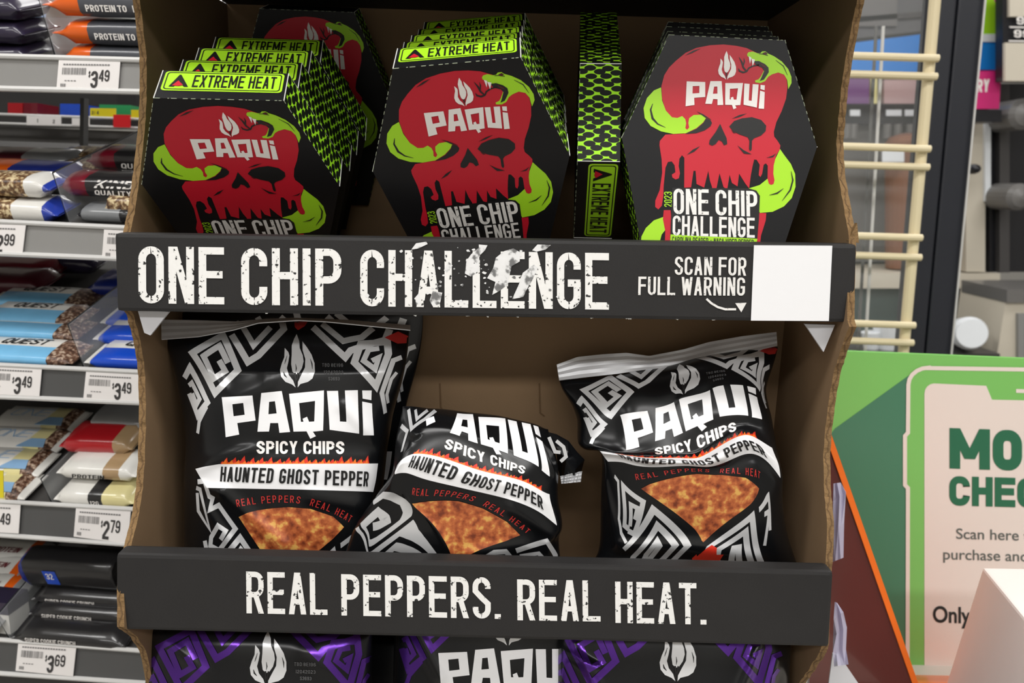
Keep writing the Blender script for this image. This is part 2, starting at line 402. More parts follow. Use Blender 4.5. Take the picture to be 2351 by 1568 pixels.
T1 += text('CHALLENGE', (827, 703), (1398, 711), 130, .42, .128, .075, up=(0, -1))
lipart('slogan_lettering', T1, lip1, 0, 'worn_white')
T2 = text('SCAN FOR', (1549, 631), (1713, 633), 42, .42, .13, .09, .24, up=(.02, -1))+text('FULL WARNING', (1465, 677), (1710, 679), 42, .42, .13, .09, .24, up=(.02, -1))
T2 += stroke([(1622, 686), (1633, 696), (1648, 705), (1665, 710), (1690, 710)], 5)+[[[(1688, 696), (1714, 695), (1702, 717)]]]
lipart('warning_lettering', T2, lip1, 0, 'worn_white_small')
lipart('code_sticker', [[[(1731, 563), (1911, 564), (1903, 737), (1724, 736)]]], lip1, 0, 'bag_white', .0006)
sc = [img(2.734, 240, 500, p) for p in ([(1925, 200), (1955, 160), (2020, 150), (2028, 165), (1970, 192)], [(2262, 350), (2272, 270), (2300, 230), (2352, 185), (2352, 330), (2300, 370)], [(2040, 520), (2060, 460), (2120, 470), (2105, 540), (2060, 555)], [(2130, 330), (2160, 275), (2185, 300), (2150, 345)], [(1950, 500), (1975, 470), (1985, 540), (1955, 545)])]
sc += [img(2.612, 1100, 500, p) for p in ([(-2, 160), (50, 165), (35, 195), (0, 230)], [(48, 362), (85, 300), (100, 240), (150, 200), (205, 183), (248, 208), (243, 262), (195, 290), (170, 400), (120, 440), (78, 462), (98, 385)], [(198, 488), (238, 400), (262, 330), (330, 280), (352, 300), (320, 370), (280, 440), (265, 475)], [(318, 195), (350, 160), (430, 163), (400, 190), (345, 203)])]
T3 = [[p] for p in sc]
for k in range(70):
    x = rng.gauss(1090, 95); y = rng.uniform(566, 705); r = rng.uniform(1.2, 5.); T3.append([[(x+r*rng.uniform(.5, 1.3)*math.cos(a), y+r*rng.uniform(.4, 1.)*math.sin(a)) for a in np.linspace(0, 6.28, 7)[:-1]]])
tag(lipart('scuff_marks', T3, lip1, 0, 'scuff', .0005), kind='stuff')
T4 = text('REAL', (566, 1408), (752, 1412), 96, .42, .13, .09, up=(-.012, -1))+text('PEPPERS.', (784, 1413), (1150, 1421), 95, .42, .13, .09, up=(-.01, -1))
T4 += text('REAL', (1188, 1424), (1379, 1427), 94, .42, .13, .09, up=(-.01, -1))+text('HEAT.', (1413, 1430), (1622, 1434), 95, .42, .13, .09, up=(-.01, -1))
lipart('slogan_lettering', T4, lip2, YL2, 'worn_white')
xi, xa = XL+.0042, XR-.0042
def panel(name, pts, m, th=.003, label=None):
    nrm = np.cross(np.array(pts[1])-np.array(pts[0]), np.array(pts[2])-np.array(pts[0])); nrm = nrm/np.linalg.norm(nrm)*th
    mb = MB(); mb.prism([np.array(p, float) for p in pts], [np.array(p)+nrm for p in pts], m); return tag(mb.build(name, disp), label)
zz = lambda v: v+Z0
panel('tray_floor', [(xi, .012, zz(.003)), (xa, .012, zz(.003)), (xa, .088, zz(.003)), (xi, .088, zz(.003))], 'kraft', -.003)
panel('tray_floor', [(xi, .088, zz(.003)), (xa, .088, zz(.003)), (xa, BK1, zz(.02)), (xi, BK1, zz(.02))], 'kraft', -.003)
panel('tray_floor', [(xi, YL2+.012, zz(-.191)), (xa, YL2+.012, zz(-.191)), (xa, BK2, zz(-.188)), (xi, BK2, zz(-.188))], 'kraft', -.003)
panel('tray_floor', [(xi, -.045, zz(-.40)), (xa, -.045, zz(-.40)), (xa, BK2, zz(-.40)), (xi, BK2, zz(-.40))], 'kraft', -.003)
panel('tray_floor', [(xi, -.018, zz(.203)), (xa, -.018, zz(.203)), (xa, BK1, zz(.203)), (xi, BK1, zz(.203))], 'card_black', .003)
panel('back_panel', [(xi, BK1, zz(-.01)), (xa, BK1, zz(-.01)), (xa, BK1, zz(.25)), (xi, BK1, zz(.25))], 'kraft', -.003)
panel('back_panel', [(xi, BK2, zz(-.42)), (xa, BK2, zz(-.42)), (xa, BK2, zz(-.008)), (xi, BK2, zz(-.008))], 'kraft', -.003)
MB().box((XL, -.018, zz(.207)), (XR, -.006, zz(.26)), 'card_black').build('front_lip', disp, bevel=.002)  # top tray lip out of view, set forward to shade the upper compartment
MB().box((XL, -.05, zz(-.40)), (XR, -.04, zz(-.352)), 'card_black').build('front_lip', disp, bevel=.002)
# the counter the display stands on
ck = empty('checkout_counter', (.2, .1, 0), 'pale checkout counter carrying the cardboard display and the sign', 'counter')
MB().box((-.24, -.10, Z0-.445), (.95, .37, Z0-.42), mat('laminate', S(196, 190, 180), .4)).build('counter_top', ck); MB().box((-.22, -.08, 0), (.93, .35, Z0-.445), mat('laminate_dark', S(120, 116, 110), .5)).build('counter_base', ck)
# folded flap and slots on the lower back wall
for cr_ in (stroke([(1010, 880), (1012, 935), (1020, 945)], 3), stroke([(1238, 880), (1240, 948), (1250, 955)], 3)): decal('back_crease', tris(cr_), lambda x, y, h: at(x, y, BK2-.0005-h), 'flute_brown', disp)
for q in ([(316, 712), (388, 716), (345, 770), (331, 764)], [(1848, 744), (1917, 746), (1891, 808)]):
    f = [at(px, py, .008) for px, py in q]; MB().prism(f, [p+np.array([0, .002, 0]) for p in f], mat('gusset_white', S(206, 206, 210), .7)).build('gusset_flap', disp)
f = [at(px, py, .006) for px, py in ((1948, 552), (1968, 512), (1972, 558))]; MB().prism(f, [p+np.array([0, .003, 0]) for p in f], 'kraft_edge').build('torn_flap', disp)
# frayed paper along the lower edges
def fray(x0, y0, x1, y1, Y, n):
    o = []
    for k in range(n):
        t = rng.random(); x = x0+(x1-x0)*t; y = y0+(y1-y0)*t; w = rng.uniform(3, 14); o.append([[(x, y-1), (x+w, y-1), (x+w*.8, y+rng.uniform(0, 3)), (x+w*.2, y+rng.uniform(0, 3))]])
    return o
tag(lipart('frayed_edge', fray(470, 717, 1930, 738, 0, 12), lip1, 0, 'white_wear', -.001), kind='stuff')

# ------------------------------------------------------------------ coffin boxes: artwork traced in box pixels (x right, y down)
HW = .056; BA, BH1, BH2, BB, BT = .589, 1.046, 1.5, .63, .0246
HB = homog([(650, 225), (1415, 260), (1610, 945), (365, 880)], [(-BA, BH1), (BA, BH1), (1, 0), (-1, 0)])
def on_front(x, y, h):
    u, v = HB(x, y); return np.stack([u*HW, -h, v*HW], 1)
red = [(608, 560), (625, 490), (655, 440), (700, 395), (760, 345), (830, 312), (920, 294), (1010, 289), (1090, 297), (1160, 312), (1230, 345), (1330, 420), (1400, 470), (1422, 520), (1425, 570), (1415, 640), (1385, 720), (1350, 790), (1333, 850), (1335, 880), (1355, 905), (1374, 935), (1370, 960), (1345, 1000), (1330, 1060), (1327, 1110), (1334, 1150), (1328, 1172), (1312, 1178), (1298, 1170), (1290, 1140), (1292, 1060), (1280, 1046), (1266, 1055), (1256, 1110), (1245, 1130), (1234, 1118), (1241, 1055), (1222, 1024), (1206, 1022), (1196, 1060), (1184, 1120), (1173, 1198), (1150, 1170), (1110, 1108), (1100, 1186), (1065, 1165), (1050, 1115), (1035, 1204), (1012, 1190), (986, 1105), (968, 1195), (958, 1255), (944, 1272), (934, 1255), (940, 1190), (926, 1150), (915, 1090), (890, 1192), (842, 1170), (835, 1090), (822, 1090), (808, 1190), (765, 1192), (763, 1010), (748, 994), (732, 1015), (728, 1060), (737, 1105), (730, 1135), (710, 1142), (690, 1130), (686, 1112), (708, 1098), (702, 1055), (684, 1032), (660, 1035), (645, 1070), (636, 1180), (635, 1240), (627, 1300), (606, 1321), (586, 1306), (586, 1268), (612, 1205), (625, 1100), (620, 1020), (604, 930), (606, 905), (640, 866), (760, 860), (700, 800), (640, 720), (614, 640)]
lime_l = [(606, 568), (560, 588), (517, 636), (497, 700), (506, 762), (545, 812), (612, 846), (690, 862), (770, 858), (838, 826), (880, 790), (897, 764), (868, 742), (818, 744), (790, 764), (785, 795), (791, 822), (778, 837), (766, 826), (771, 795), (765, 770), (745, 750), (715, 762), (680, 758), (640, 716), (614, 650)]
lime_r = [(1372, 958), (1402, 1000), (1440, 1050), (1466, 1112), (1467, 1190), (1442, 1258), (1392, 1308), (1320, 1340), (1240, 1346), (1200, 1240), (1172, 1198), (1240, 1178), (1290, 1140), (1320, 1060)]
lime_b = [(645, 1364), (580, 1386), (532, 1430), (506, 1480), (500, 1550), (520, 1640), (560, 1690), (640, 1700), (625, 1600), (618, 1520), (630, 1470), (655, 1440)]
red_b = [[(640, 1326), (682, 1326), (692, 1400), (684, 1470), (690, 1560), (700, 1640), (660, 1660), (650, 1550), (652, 1450), (636, 1380)], [(1230, 1346), (1280, 1348), (1276, 1392), (1246, 1480), (1236, 1560), (1215, 1640), (1190, 1640), (1205, 1540), (1228, 1440)]]
snake = [(1163, 352), (1172, 340), (1200, 335), (1232, 347), (1250, 346), (1262, 334), (1285, 334), (1300, 348), (1340, 366), (1390, 400), (1432, 450), (1452, 500), (1452, 540), (1430, 580), (1424, 520), (1404, 486), (1366, 472), (1326, 484), (1300, 500), (1280, 528), (1250, 541), (1216, 536), (1214, 524), (1238, 516), (1252, 498), (1276, 452), (1268, 436), (1225, 405), (1200, 392), (1180, 375), (1165, 366)]
mouth = [(1206, 398), (1240, 398), (1280, 418), (1302, 440), (1304, 470), (1290, 492), (1272, 518), (1244, 528), (1258, 500), (1274, 462), (1262, 442), (1220, 424)]
eyes = [[(765, 862), (838, 830), (882, 792), (897, 764), (925, 774), (936, 794), (926, 815), (890, 840), (835, 858)], [(1047, 816), (1078, 782), (1130, 765), (1192, 758), (1252, 776), (1284, 812), (1280, 846), (1250, 874), (1206, 890), (1192, 906), (1190, 960), (1181, 971), (1173, 957), (1176, 906), (1165, 884), (1112, 866), (1070, 845)], [(988, 800), (962, 848), (922, 902), (918, 926), (938, 936), (960, 926), (980, 900), (1000, 910), (1014, 934), (1034, 926), (1030, 890), (1006, 840)]]
ink = [[e] for e in eyes]+[[mouth], [[(835, 720), (880, 740), (935, 775), (890, 758)]], [[(1062, 768), (1110, 745), (1162, 734), (1110, 757)]], [[(778, 992), (815, 960), (862, 938), (825, 972)]], [[(1098, 934), (1140, 965), (1190, 990), (1140, 985)]], [[(1282, 1012), (1320, 1000), (1348, 984), (1325, 1008)]], [[(757, 362), (810, 330), (860, 316), (805, 345)]], [[(1058, 838), (1090, 860), (1075, 858)]]]
ink += stroke([(555, 672), (542, 710), (556, 765), (590, 800), (640, 822)], [3, 10, 14, 8, 2])+stroke([(1300, 1240), (1350, 1228), (1390, 1200)], [2, 9, 2])+stroke([(1440, 1095), (1450, 1150), (1432, 1210), (1380, 1275)], [2, 9, 9, 2])+stroke([(1350, 392), (1400, 430), (1426, 490)], [2, 6, 2])
ink += stroke([(1240, 424), (1200, 430), (1172, 445), (1160, 466), (1135, 472), (1112, 462), (1106, 446)], [6, 9, 9, 9, 11, 10, 4])+stroke([(1160, 466), (1138, 440), (1128, 405), (1110, 372)], [8, 11, 11, 2])+stroke([(1138, 425), (1145, 400), (1142, 378)], [8, 8, 2])+stroke([(1240, 350), (1262, 352), (1300, 362)], 4)
eye_red = [[[(1262, 346), (1285, 338), (1298, 352), (1278, 358)]], [[(1242, 408), (1278, 428), (1288, 446), (1262, 436)]]]
fangs = [[[(1172, 366), (1190, 376), (1180, 418)]], [[(1190, 382), (1214, 390), (1198, 432)]]]
PAQ = [[[(435, 545), (618, 534), (637, 682), (529, 697), (541, 765), (458, 781)], [(499, 586), (507, 657), (573, 648), (564, 578)]], [[(670, 520), (790, 508), (838, 750), (775, 755), (768, 697), (722, 697), (714, 747), (647, 748)], [(716, 572), (712, 645), (760, 640), (750, 568)]],
       [[(833, 525), (1038, 505), (1032, 742), (972, 748), (990, 775), (957, 790), (935, 746), (858, 748)], [(892, 580), (902, 690), (917, 690), (912, 672), (938, 660), (950, 690), (980, 688), (985, 567)]], [[(1055, 508), (1120, 507), (1128, 688), (1165, 690), (1160, 505), (1236, 503), (1238, 760), (1070, 737)]], [[(1262, 505), (1320, 505), (1320, 562), (1265, 553)]], [[(1262, 570), (1325, 582), (1333, 770), (1262, 770)]]]
EMB = [[[(877, 172), (893, 215), (896, 255), (915, 300), (920, 335), (910, 375), (890, 405), (872, 412), (853, 395), (845, 350), (848, 300), (848, 240), (862, 200)]], [[(806, 255), (828, 280), (834, 300), (828, 340), (820, 375), (832, 415), (858, 448), (872, 488), (850, 470), (812, 455), (786, 425), (779, 385), (790, 345), (804, 310)]], [[(912, 215), (940, 252), (968, 295), (985, 345), (987, 395), (972, 435), (945, 455), (900, 468), (884, 488), (886, 455), (905, 415), (928, 370), (930, 320), (914, 270)]]]
EMBI = stroke([(800, 395), (806, 415), (820, 430)], [3, 9, 3])+stroke([(960, 320), (970, 350), (972, 380)], [2, 7, 2])+stroke([(872, 350), (876, 375), (873, 395)], [2, 6, 2])+stroke([(820, 300), (812, 330), (806, 350)], [2, 5, 2])+stroke([(868, 402), (873, 440), (870, 470)], [10, 8, 3])+stroke([(885, 402), (880, 440), (884, 470)], [8, 6, 3])
hp = homog([(435, 545), (1320, 505), (1333, 770), (458, 781)], [(770, 530), (1277, 556), (1270, 706), (765, 689)])
emb_box = lambda p: (973+(p[0]-779)*117/208, 333+(p[1]-172)*187/316)
box_paq = xf(PAQ, lambda p: hp(p[0], p[1]))+xf(EMB, emb_box)
title = text('ONE', (700, 1350), (920, 1357), 153, .42, .135, .07, up=(-.02, -1))+text('CHIP', (962, 1359), (1224, 1369), 153, .42, .135, .07, up=(-.015, -1))+text('CHALLENGE', (696, 1476), (1206, 1494), 118, .42, .135, .07, up=(0, -1))
strip_txt = text('CAROLINA REAPER + NAGA VIPER PEPPER', (693, 1518), (1198, 1541), 36, .42, .12, .09, .25)
back_blk = [[[(690, 1192), (1168, 1198), (1218, 1212), (1240, 1244), (1234, 1376), (1222, 1500), (683, 1478)]]]
y2023 = text('2023', (692, 1306), (688, 1216), 50, .42, .12, .1, up=(-1, 0))
BOXART = [('coil_print', tris([[lime_r]]), 'lime', 8e-5), ('coil_print', tris([[lime_b]]), 'lime', 8e-5), ('skull_print', tris([[red]]), 'skull_red', 1.6e-4), ('drip_print', tris([[red_b[0]]]), 'skull_red', 1.6e-4), ('drip_print', tris([[red_b[1]]]), 'skull_red', 1.6e-4), ('coil_print', tris([[lime_l]]), 'lime', 2.6e-4), ('snake_head_print', tris([[snake]]), 'lime', 2.6e-4), ('year_lettering', tris(y2023), 'lime', 2.6e-4),
          ('ink_print', tris(back_blk+ink+xf(EMBI, emb_box)), 'ink_black', 3.8e-4), ('brand_lettering', tris(box_paq+fangs), 'print_white', 5e-4), ('title_lettering', tris(title), 'worn_white_small', 5e-4), ('tongue_print', tris(eye_red), 'brown_dark', 5.2e-4),
          ('flavour_strip', tris([[[(684, 1470), (1222, 1500), (1212, 1555), (682, 1536)]]]), 'lime', 4.6e-4), ('flavour_lettering', tris(strip_txt), 'ink_black', 5.6e-4)]
# label on the short top face: x along the edge in hw units, y = share of the depth from the front
LB = lambda x, y, h: np.stack([x*HW, y*BT, BH1*HW+h], 1)
def rrect(x0, y0, x1, y1, rx, ry): return arc(x1-rx, y1-ry, rx, ry, 0, 90, 4)+arc(x0+rx, y1-ry, rx, ry, 90, 180, 4)+arc(x0+rx, y0+ry, rx, ry, 180, 270, 4)+arc(x1-rx, y0+ry, rx, ry, 270, 360, 4)
lab_ink = [[rrect(-.535, .31, .535, .93, .03, .07), rrect(-.525, .335, .525, .905, .025, .06)[::-1]], [[(-.49, .40), (-.42, .84), (-.405, .84), (-.31, .40), (-.35, .40), (-.41, .62), (-.44, .40)]]]+text('EXTREME HEAT', (-.28, .40), (.49, .40), .44, .42, .13, .09, .24, up=(0, 1))
LABART = [('heat_label', tris([[rrect(-.555, .27, .555, .97, .04, .08)]]), 'lime', 1.2e-4), ('heat_lettering', tris(lab_ink), 'ink_black', 2.6e-4), ('warning_mark', tris([[[(-.46, .44), (-.415, .62), (-.36, .46), (-.40, .42)]]]), 'skull_red', 4e-4)]
def carton():
    ring = [(-BA, BH1), (BA, BH1), (1, 0), (BB, -BH2), (-BB, -BH2), (-1, 0)]; mb = MB()
    f = [(x*HW, 0, z*HW) for x, z in ring]; b = [(x*HW, BT, z*HW) for x, z in ring]
    mb.poly(f, 'box_black'); mb.poly(b[::-1], 'box_black'); s = 0.
    for i in range(6):
        j = (i+1) % 6; L = math.hypot(f[j][0]-f[i][0], f[j][2]-f[i][2]); m = 'snake_scale' if i in (1, 2, 4, 5) else 'box_black'
        mb.poly([f[j], f[i], b[i], b[j]], m, [(0, s+L), (0, s), (BT, s), (BT, s+L)]); s += L+.003
    return mb
def wear():
    ring = [(-BA, BH1), (BA, BH1), (1, 0), (BB, -BH2), (-BB, -BH2), (-1, 0)]; mb = MB(); r2 = random.Random(2)
    for i, (y, w) in ((0, (0, .0005)), (1, (0, .0005)), (5, (0, .0005)), (1, (BT, .0004))):
        p = np.array([ring[i][0]*HW, y, ring[i][1]*HW]); q = np.array([ring[(i+1) % 6][0]*HW, y, ring[(i+1) % 6][1]*HW]); k = 0.
        while k < .97:
            l = r2.uniform(.01, .05); a = p+(q-p)*k; c = p+(q-p)*min(k+l, 1); mb.tube([a, c], .00016, mat('edge_wear', S(176, 186, 160), .7), 4); k += l+r2.uniform(.01, .06)
    for s in (1, -1):
        c = np.array([s*HW, 0, 0]); mb.tube([c, c+np.array([0, BT, 0])], .0003, 'white_wear', 4)
        c = np.array([s*BA*HW, 0, BH1*HW]); mb.tube([c, c+np.array([0, BT, 0])], .00025, 'white_wear', 4)
    return mb
proto = {}
def chip_box(loc, rot, label, art=True, lab=True, group='coffin boxes on the upper shelf', order=None):
    o = empty('chip_box', (0, 0, 0), label, 'snack box', group)
    def part(name, fn):
        if name not in proto: c = fn(); proto[name] = c; c.parent = o; return c
        c = proto[name].copy(); COL.objects.link(c); c.parent = o; return c
    part('carton', lambda: carton().build('carton', None)); part('worn_edge', lambda: wear().build('worn_edge', None))
    if art:
        for k, (n, t3, m, off) in enumerate(BOXART): part((n, k), lambda: decal(n, t3, on_front, m, None, off))
    if lab:
        for k, (n, t3, m, off) in enumerate(LABART): part((n, 'l', k), lambda: decal(n, t3, LB, m, None, off))
    o.location = loc; o.rotation_euler = rot; return o
SC = .112/.117; C0 = CAM-np.array([0, 0, Z0])
def bpos(p): q = C0+SC*(np.array(p)-C0); return Vector((q[0], q[1], q[2]+Z0))
def stack(pos, deg, steps, labels, art0=True, labs=True):
    from mathutils import Euler
    rot = Euler([math.radians(d) for d in deg], 'XYZ'); p = bpos(pos)
    for k, (st, lb) in enumerate(zip(steps, labels)):
        d = rot.to_matrix() @ Vector(st); chip_box(p+d, rot, lb, art=(k == 0 and art0), lab=labs)
g = BT+.0008
stack((-.1509, .0437, .0694), (40.9, -1.0, 5.9), [(0, 0, 0), (.0035, g, -.0097), (.0059, 2*g, -.0179), (.0099, 3*g, -.026)],
      ['frontmost black coffin box of the left stack, red skull and lime label tilted forward', 'second coffin box from the front of the left stack', 'third coffin box from the front of the left stack', 'rearmost coffin box of the left stack leaning forward'])
stack((-.0109, .0298, .0859), (32.5, -6.0, -2.3), [(0, 0, 0), (0, g, -.0072), (.001, 2*g, -.0138), (.0021, 3*g, -.0205), (.003, 4*g, -.026)],
      ['frontmost coffin box of the middle stack with full red skull and lime heat label', 'second coffin box from the front of the middle stack', 'third coffin box from the front of the middle stack', 'fourth coffin box from the front of the middle stack', 'rearmost coffin box of the middle stack in deep shade'])
stack((.1378, .0407, .103), (-7.3, 1.3, -1.9), [(0, 0, 0), (.0033, g, .0102), (.0065, 2*g, .0215), (.0113, 3*g, .033)],
      ['frontmost upright coffin box of the right stack showing the full challenge title', 'second coffin box from the front of the right stack', 'third coffin box from the front of the right stack', 'rearmost coffin box of the right stack'])
# the box lying edge-on between the stacks
eb = chip_box((0, 0, 0), (0, 0, 0), 'coffin box on its side, edge-on, lime snake scales, between middle and right stacks', art=False)
eR = Matrix.Rotation(math.radians(-4.2), 3, 'Z') @ Matrix.Rotation(math.radians(-.6), 3, 'Y') @ Matrix.Rotation(math.radians(44.4), 3, 'X') @ Matrix(((0, -1, 0), (0, 0, -1), (1, 0, 0)))
eb.rotation_euler = (eR @ Matrix.Rotation(math.pi, 3, 'Z')).to_euler(); eb.location = bpos((.0578, .1091, .1077))
lone = at(703, 24, .142); chip_box(Vector(lone)-Vector((0, -math.sin(math.radians(18))*BH1*HW, math.cos(math.radians(18))*BH1*HW)), (math.radians(18), 0, math.radians(2)), 'lone coffin box in the dark behind the left stack, top at back wall', art=True, lab=False)
# ------------------------------------------------------------------ chip bags: artwork traced in bag pixels (x right, y down)
def tps(src, dst, lam=.0015):
    s = np.array(src, float)/1000; d = np.array(dst, float); n = len(s)
    U = lambda r2: np.where(r2 > 1e-12, r2*np.log(np.maximum(r2, 1e-12)), 0)
    K = U(((s[:, None]-s[None])**2).sum(-1))+lam*np.eye(n); Pm = np.hstack([np.ones((n, 1)), s])
    A = np.zeros((n+3, n+3)); A[:n, :n] = K; A[:n, n:] = Pm; A[n:, :n] = Pm.T
    w = np.linalg.solve(A, np.vstack([d, np.zeros((3, 2))]))
    def f(x, y):
        q = np.stack([np.asarray(x, float).ravel(), np.asarray(y, float).ravel()], 1)/1000
        o = U(((q[:, None]-s[None])**2).sum(-1))@w[:n]+np.hstack([np.ones((len(q), 1)), q])@w[n:]
        return o[:, 0].reshape(np.shape(x)), o[:, 1].reshape(np.shape(x))
    return f
CUT = 15
def spiral_set():
    stroke = lambda p, t, c=False: globals()['stroke'](p, t*1.14, c)
    tl = stroke([(262, 285), (440, 182), (530, 385), (395, 520)], 34, True)+stroke([(418, 330), (455, 392), (385, 436), (326, 305), (420, 245), (470, 345)], 30)
    tl += stroke([(490, 178), (588, 338), (650, 300), (800, 140), (790, 100)], 34)+stroke([(560, 135), (620, 240), (720, 130)], 30)
    tl += stroke([(180, 420), (232, 365), (340, 575), (245, 655), (200, 520)], 32)+stroke([(205, 470), (230, 455), (280, 555), (250, 590), (225, 520)], 26)+stroke([(330, 600), (255, 690), (232, 760)], 24)
    tr = stroke([(975, 130), (1165, 310), (1195, 270), (1375, 200), (1395, 130)], 34)+stroke([(1030, 110), (1155, 215), (1255, 190), (1310, 130)], 30)
    tr += stroke([(1215, 340), (1250, 230), (1385, 215), (1395, 290), (1345, 480)], 34, True)+stroke([(1345, 255), (1290, 265), (1265, 330), (1330, 380), (1345, 310), (1310, 330)], 26)
    tr += stroke([(1470, 310), (1425, 330), (1385, 520), (1430, 640)], 26)+stroke([(1455, 400), (1430, 440), (1420, 530), (1440, 580)], 18)
    af = lambda p: (535+(p[0]-590)*.864-(p[1]-1015)*.2, 1255+(p[0]-590)*.079+(p[1]-1015)*1.124)
    b = stroke([(440, 1258), (402, 1232), (440, 1005), (580, 1092), (482, 1290), (435, 1268)], 30)+stroke([(450, 1240), (478, 1110), (528, 1130), (492, 1200)], 26)
    b += stroke([(360, 960), (395, 985), (352, 1190), (375, 1280), (430, 1350)], 20)
    b += stroke([(425, 1400), (500, 1310), (636, 1142), (870, 1372), (812, 1480), (700, 1640)], 38)+stroke([(520, 1560), (520, 1460), (650, 1242), (785, 1372), (735, 1470), (640, 1600)], 36)+stroke([(600, 1560), (608, 1440), (655, 1345), (680, 1380), (640, 1480)], 34)
    bl = b; b = stroke([(1330, 1112), (1440, 1040), (1500, 1200)], 28)+stroke([(1400, 1130), (1450, 1110), (1480, 1300)], 24)
    b += stroke([(1180, 1600), (1064, 1368), (1282, 1150), (1500, 1430), (1560, 1560)], 38)+stroke([(1280, 1620), (1160, 1370), (1280, 1240), (1440, 1450), (1400, 1600)], 36)+stroke([(1340, 1600), (1260, 1350), (1290, 1340), (1350, 1450)], 34)
    global sp_b1, sp_b2
    sp_b1 = stroke([(240, 1045), (300, 1040), (335, 1130), (362, 1142), (335, 1208), (405, 1182), (508, 1320), (385, 1448), (322, 1420), (332, 1370), (388, 1302), (440, 1332), (400, 1385)], 26)+stroke([(228, 1080), (262, 1090), (325, 1325), (240, 1215), (236, 1110)], 22)+stroke([(282, 1390), (302, 1500)], 26)+stroke([(425, 1480), (535, 1372), (620, 1500)], 30)+stroke([(490, 1500), (535, 1440), (590, 1500)], 26)
    sp_b2 = stroke([(200, 520), (300, 690), (420, 610), (500, 515)], 32)+stroke([(290, 520), (335, 605), (430, 515)], 28)+stroke([(150, 640), (250, 700), (230, 860)], 28)
    return tl, tr, xf(bl, af), xf(b, af)
sp_tl, sp_tr, sp_bl, sp_br = spiral_set()
rf = random.Random(11)
def flames(x0, x1, y, h, n):
    pts = [(x0, y+8)]
    for k in range(n):
        xa_, xb_ = x0+(x1-x0)*k/n, x0+(x1-x0)*(k+1)/n; hh = h*rf.uniform(.55, 1.); w = xb_-xa_
        pts += [(xa_, y-h*.15), (xa_+w*.2, y-hh*.45), (xa_+w*.35, y-hh*.35), (xa_+w*.55, y-hh*.7), (xa_+w*.8, y-hh), (xa_+w*.85, y-hh*.5)]
    return [[pts+[(x1, y+8)]]]
art_flame = [('flame_print', flames(430, 1310, 940, 52, 17), 'flame_red', 2.2e-4), ('flame_print', flames(436, 1302, 942, 34, 23), 'flame_orange', 3.2e-4)]
banner = [[[(218, 968), (300, 955), (420, 940), (900, 938), (1397, 936), (1385, 1020), (1365, 1104), (900, 1090), (320, 1080), (265, 1020)]]]
chip = [[[(535, 1252), (590, 1228), (650, 1213), (740, 1200), (830, 1194), (950, 1204), (1080, 1250), (1157, 1312), (1090, 1385), (965, 1492), (860, 1590), (800, 1652), (785, 1640), (740, 1560), (690, 1490), (630, 1400)]]]
redflame = [[[(860, 1700), (890, 1670), (940, 1690), (960, 1740), (1000, 1735), (985, 1790), (960, 1830), (800, 1830), (775, 1770), (800, 1740), (815, 1755), (840, 1730)]]]
BAGART = {'black': [('spiral_print', q_, 'foil_silver', 1.6e-4) for q_ in (sp_tl, sp_tr, sp_bl, sp_br)], 'purple': [('spiral_print', q_, 'foil_purple', 1.6e-4) for q_ in (sp_tl, sp_tr)]}
COMMON = [('emblem_print', EMB, 'foil_silver', 1.8e-4), ('emblem_lines', EMBI, 'ink_black', 3e-4), ('brand_lettering', PAQ, 'bag_white', 2e-4)]
LOWER = [('spicy_lettering', text('SPICY CHIPS', (640, 879), (1157, 881), 76, .62, .2, .1, .35), 'print_white', 2e-4)]+art_flame+[('flavour_banner', banner, 'bag_white', 4.2e-4), ('flavour_lettering', text('HAUNTED GHOST PEPPER', (424, 1042), (1296, 1072), 88, .42, .15, .11, .3, slant=.1, up=(0, -1)), 'ink_black', 9.5e-4),
         ('heat_lettering', text('REAL PEPPERS  REAL HEAT', None, None, 42, .42, .11, .26, .45, path=[(528, 1192), (640, 1176), (760, 1166), (860, 1168), (950, 1185), (1040, 1215), (1120, 1250), (1192, 1285)]), 'red_print', 2e-4),
         ('chip_picture', chip, 'chip_print', 2e-4), ('flame_mark', redflame, 'flame_red', 2.4e-4)]
CODE = [('date_code', text('TBD 8E196', (1030, 366), (1152, 366), 20, .5, .12, .2)+text('12042023', (1040, 408), (1152, 408), 20, .5, .12, .2)+text('53693', (1066, 446), (1130, 446), 20, .5, .12, .2), 'grey_print', 2e-4),
        ('red_badge', [[[(1370, 185), (1440, 140), (1535, 185), (1500, 215), (1440, 222)]]], 'red_print', 2.4e-4), ('red_flame', [[[(862, 95), (900, 78), (950, 88), (925, 125), (885, 148), (866, 130)]]], 'red_print', 2.4e-4)]
_cache = {}
def T3(polys):
    k = id(polys)
    if k not in _cache: _cache[k] = (tris(polys, CUT), polys)
    return _cache[k][0]
def seg_d(x, y, a, b):
    a = np.array(a, float); b = np.array(b, float); d = b-a; t = np.clip(((x-a[0])*d[0]+(y-a[1])*d[1])/(d@d), 0, 1)
    return np.hypot(x-a[0]-t*d[0], y-a[1]-t*d[1])
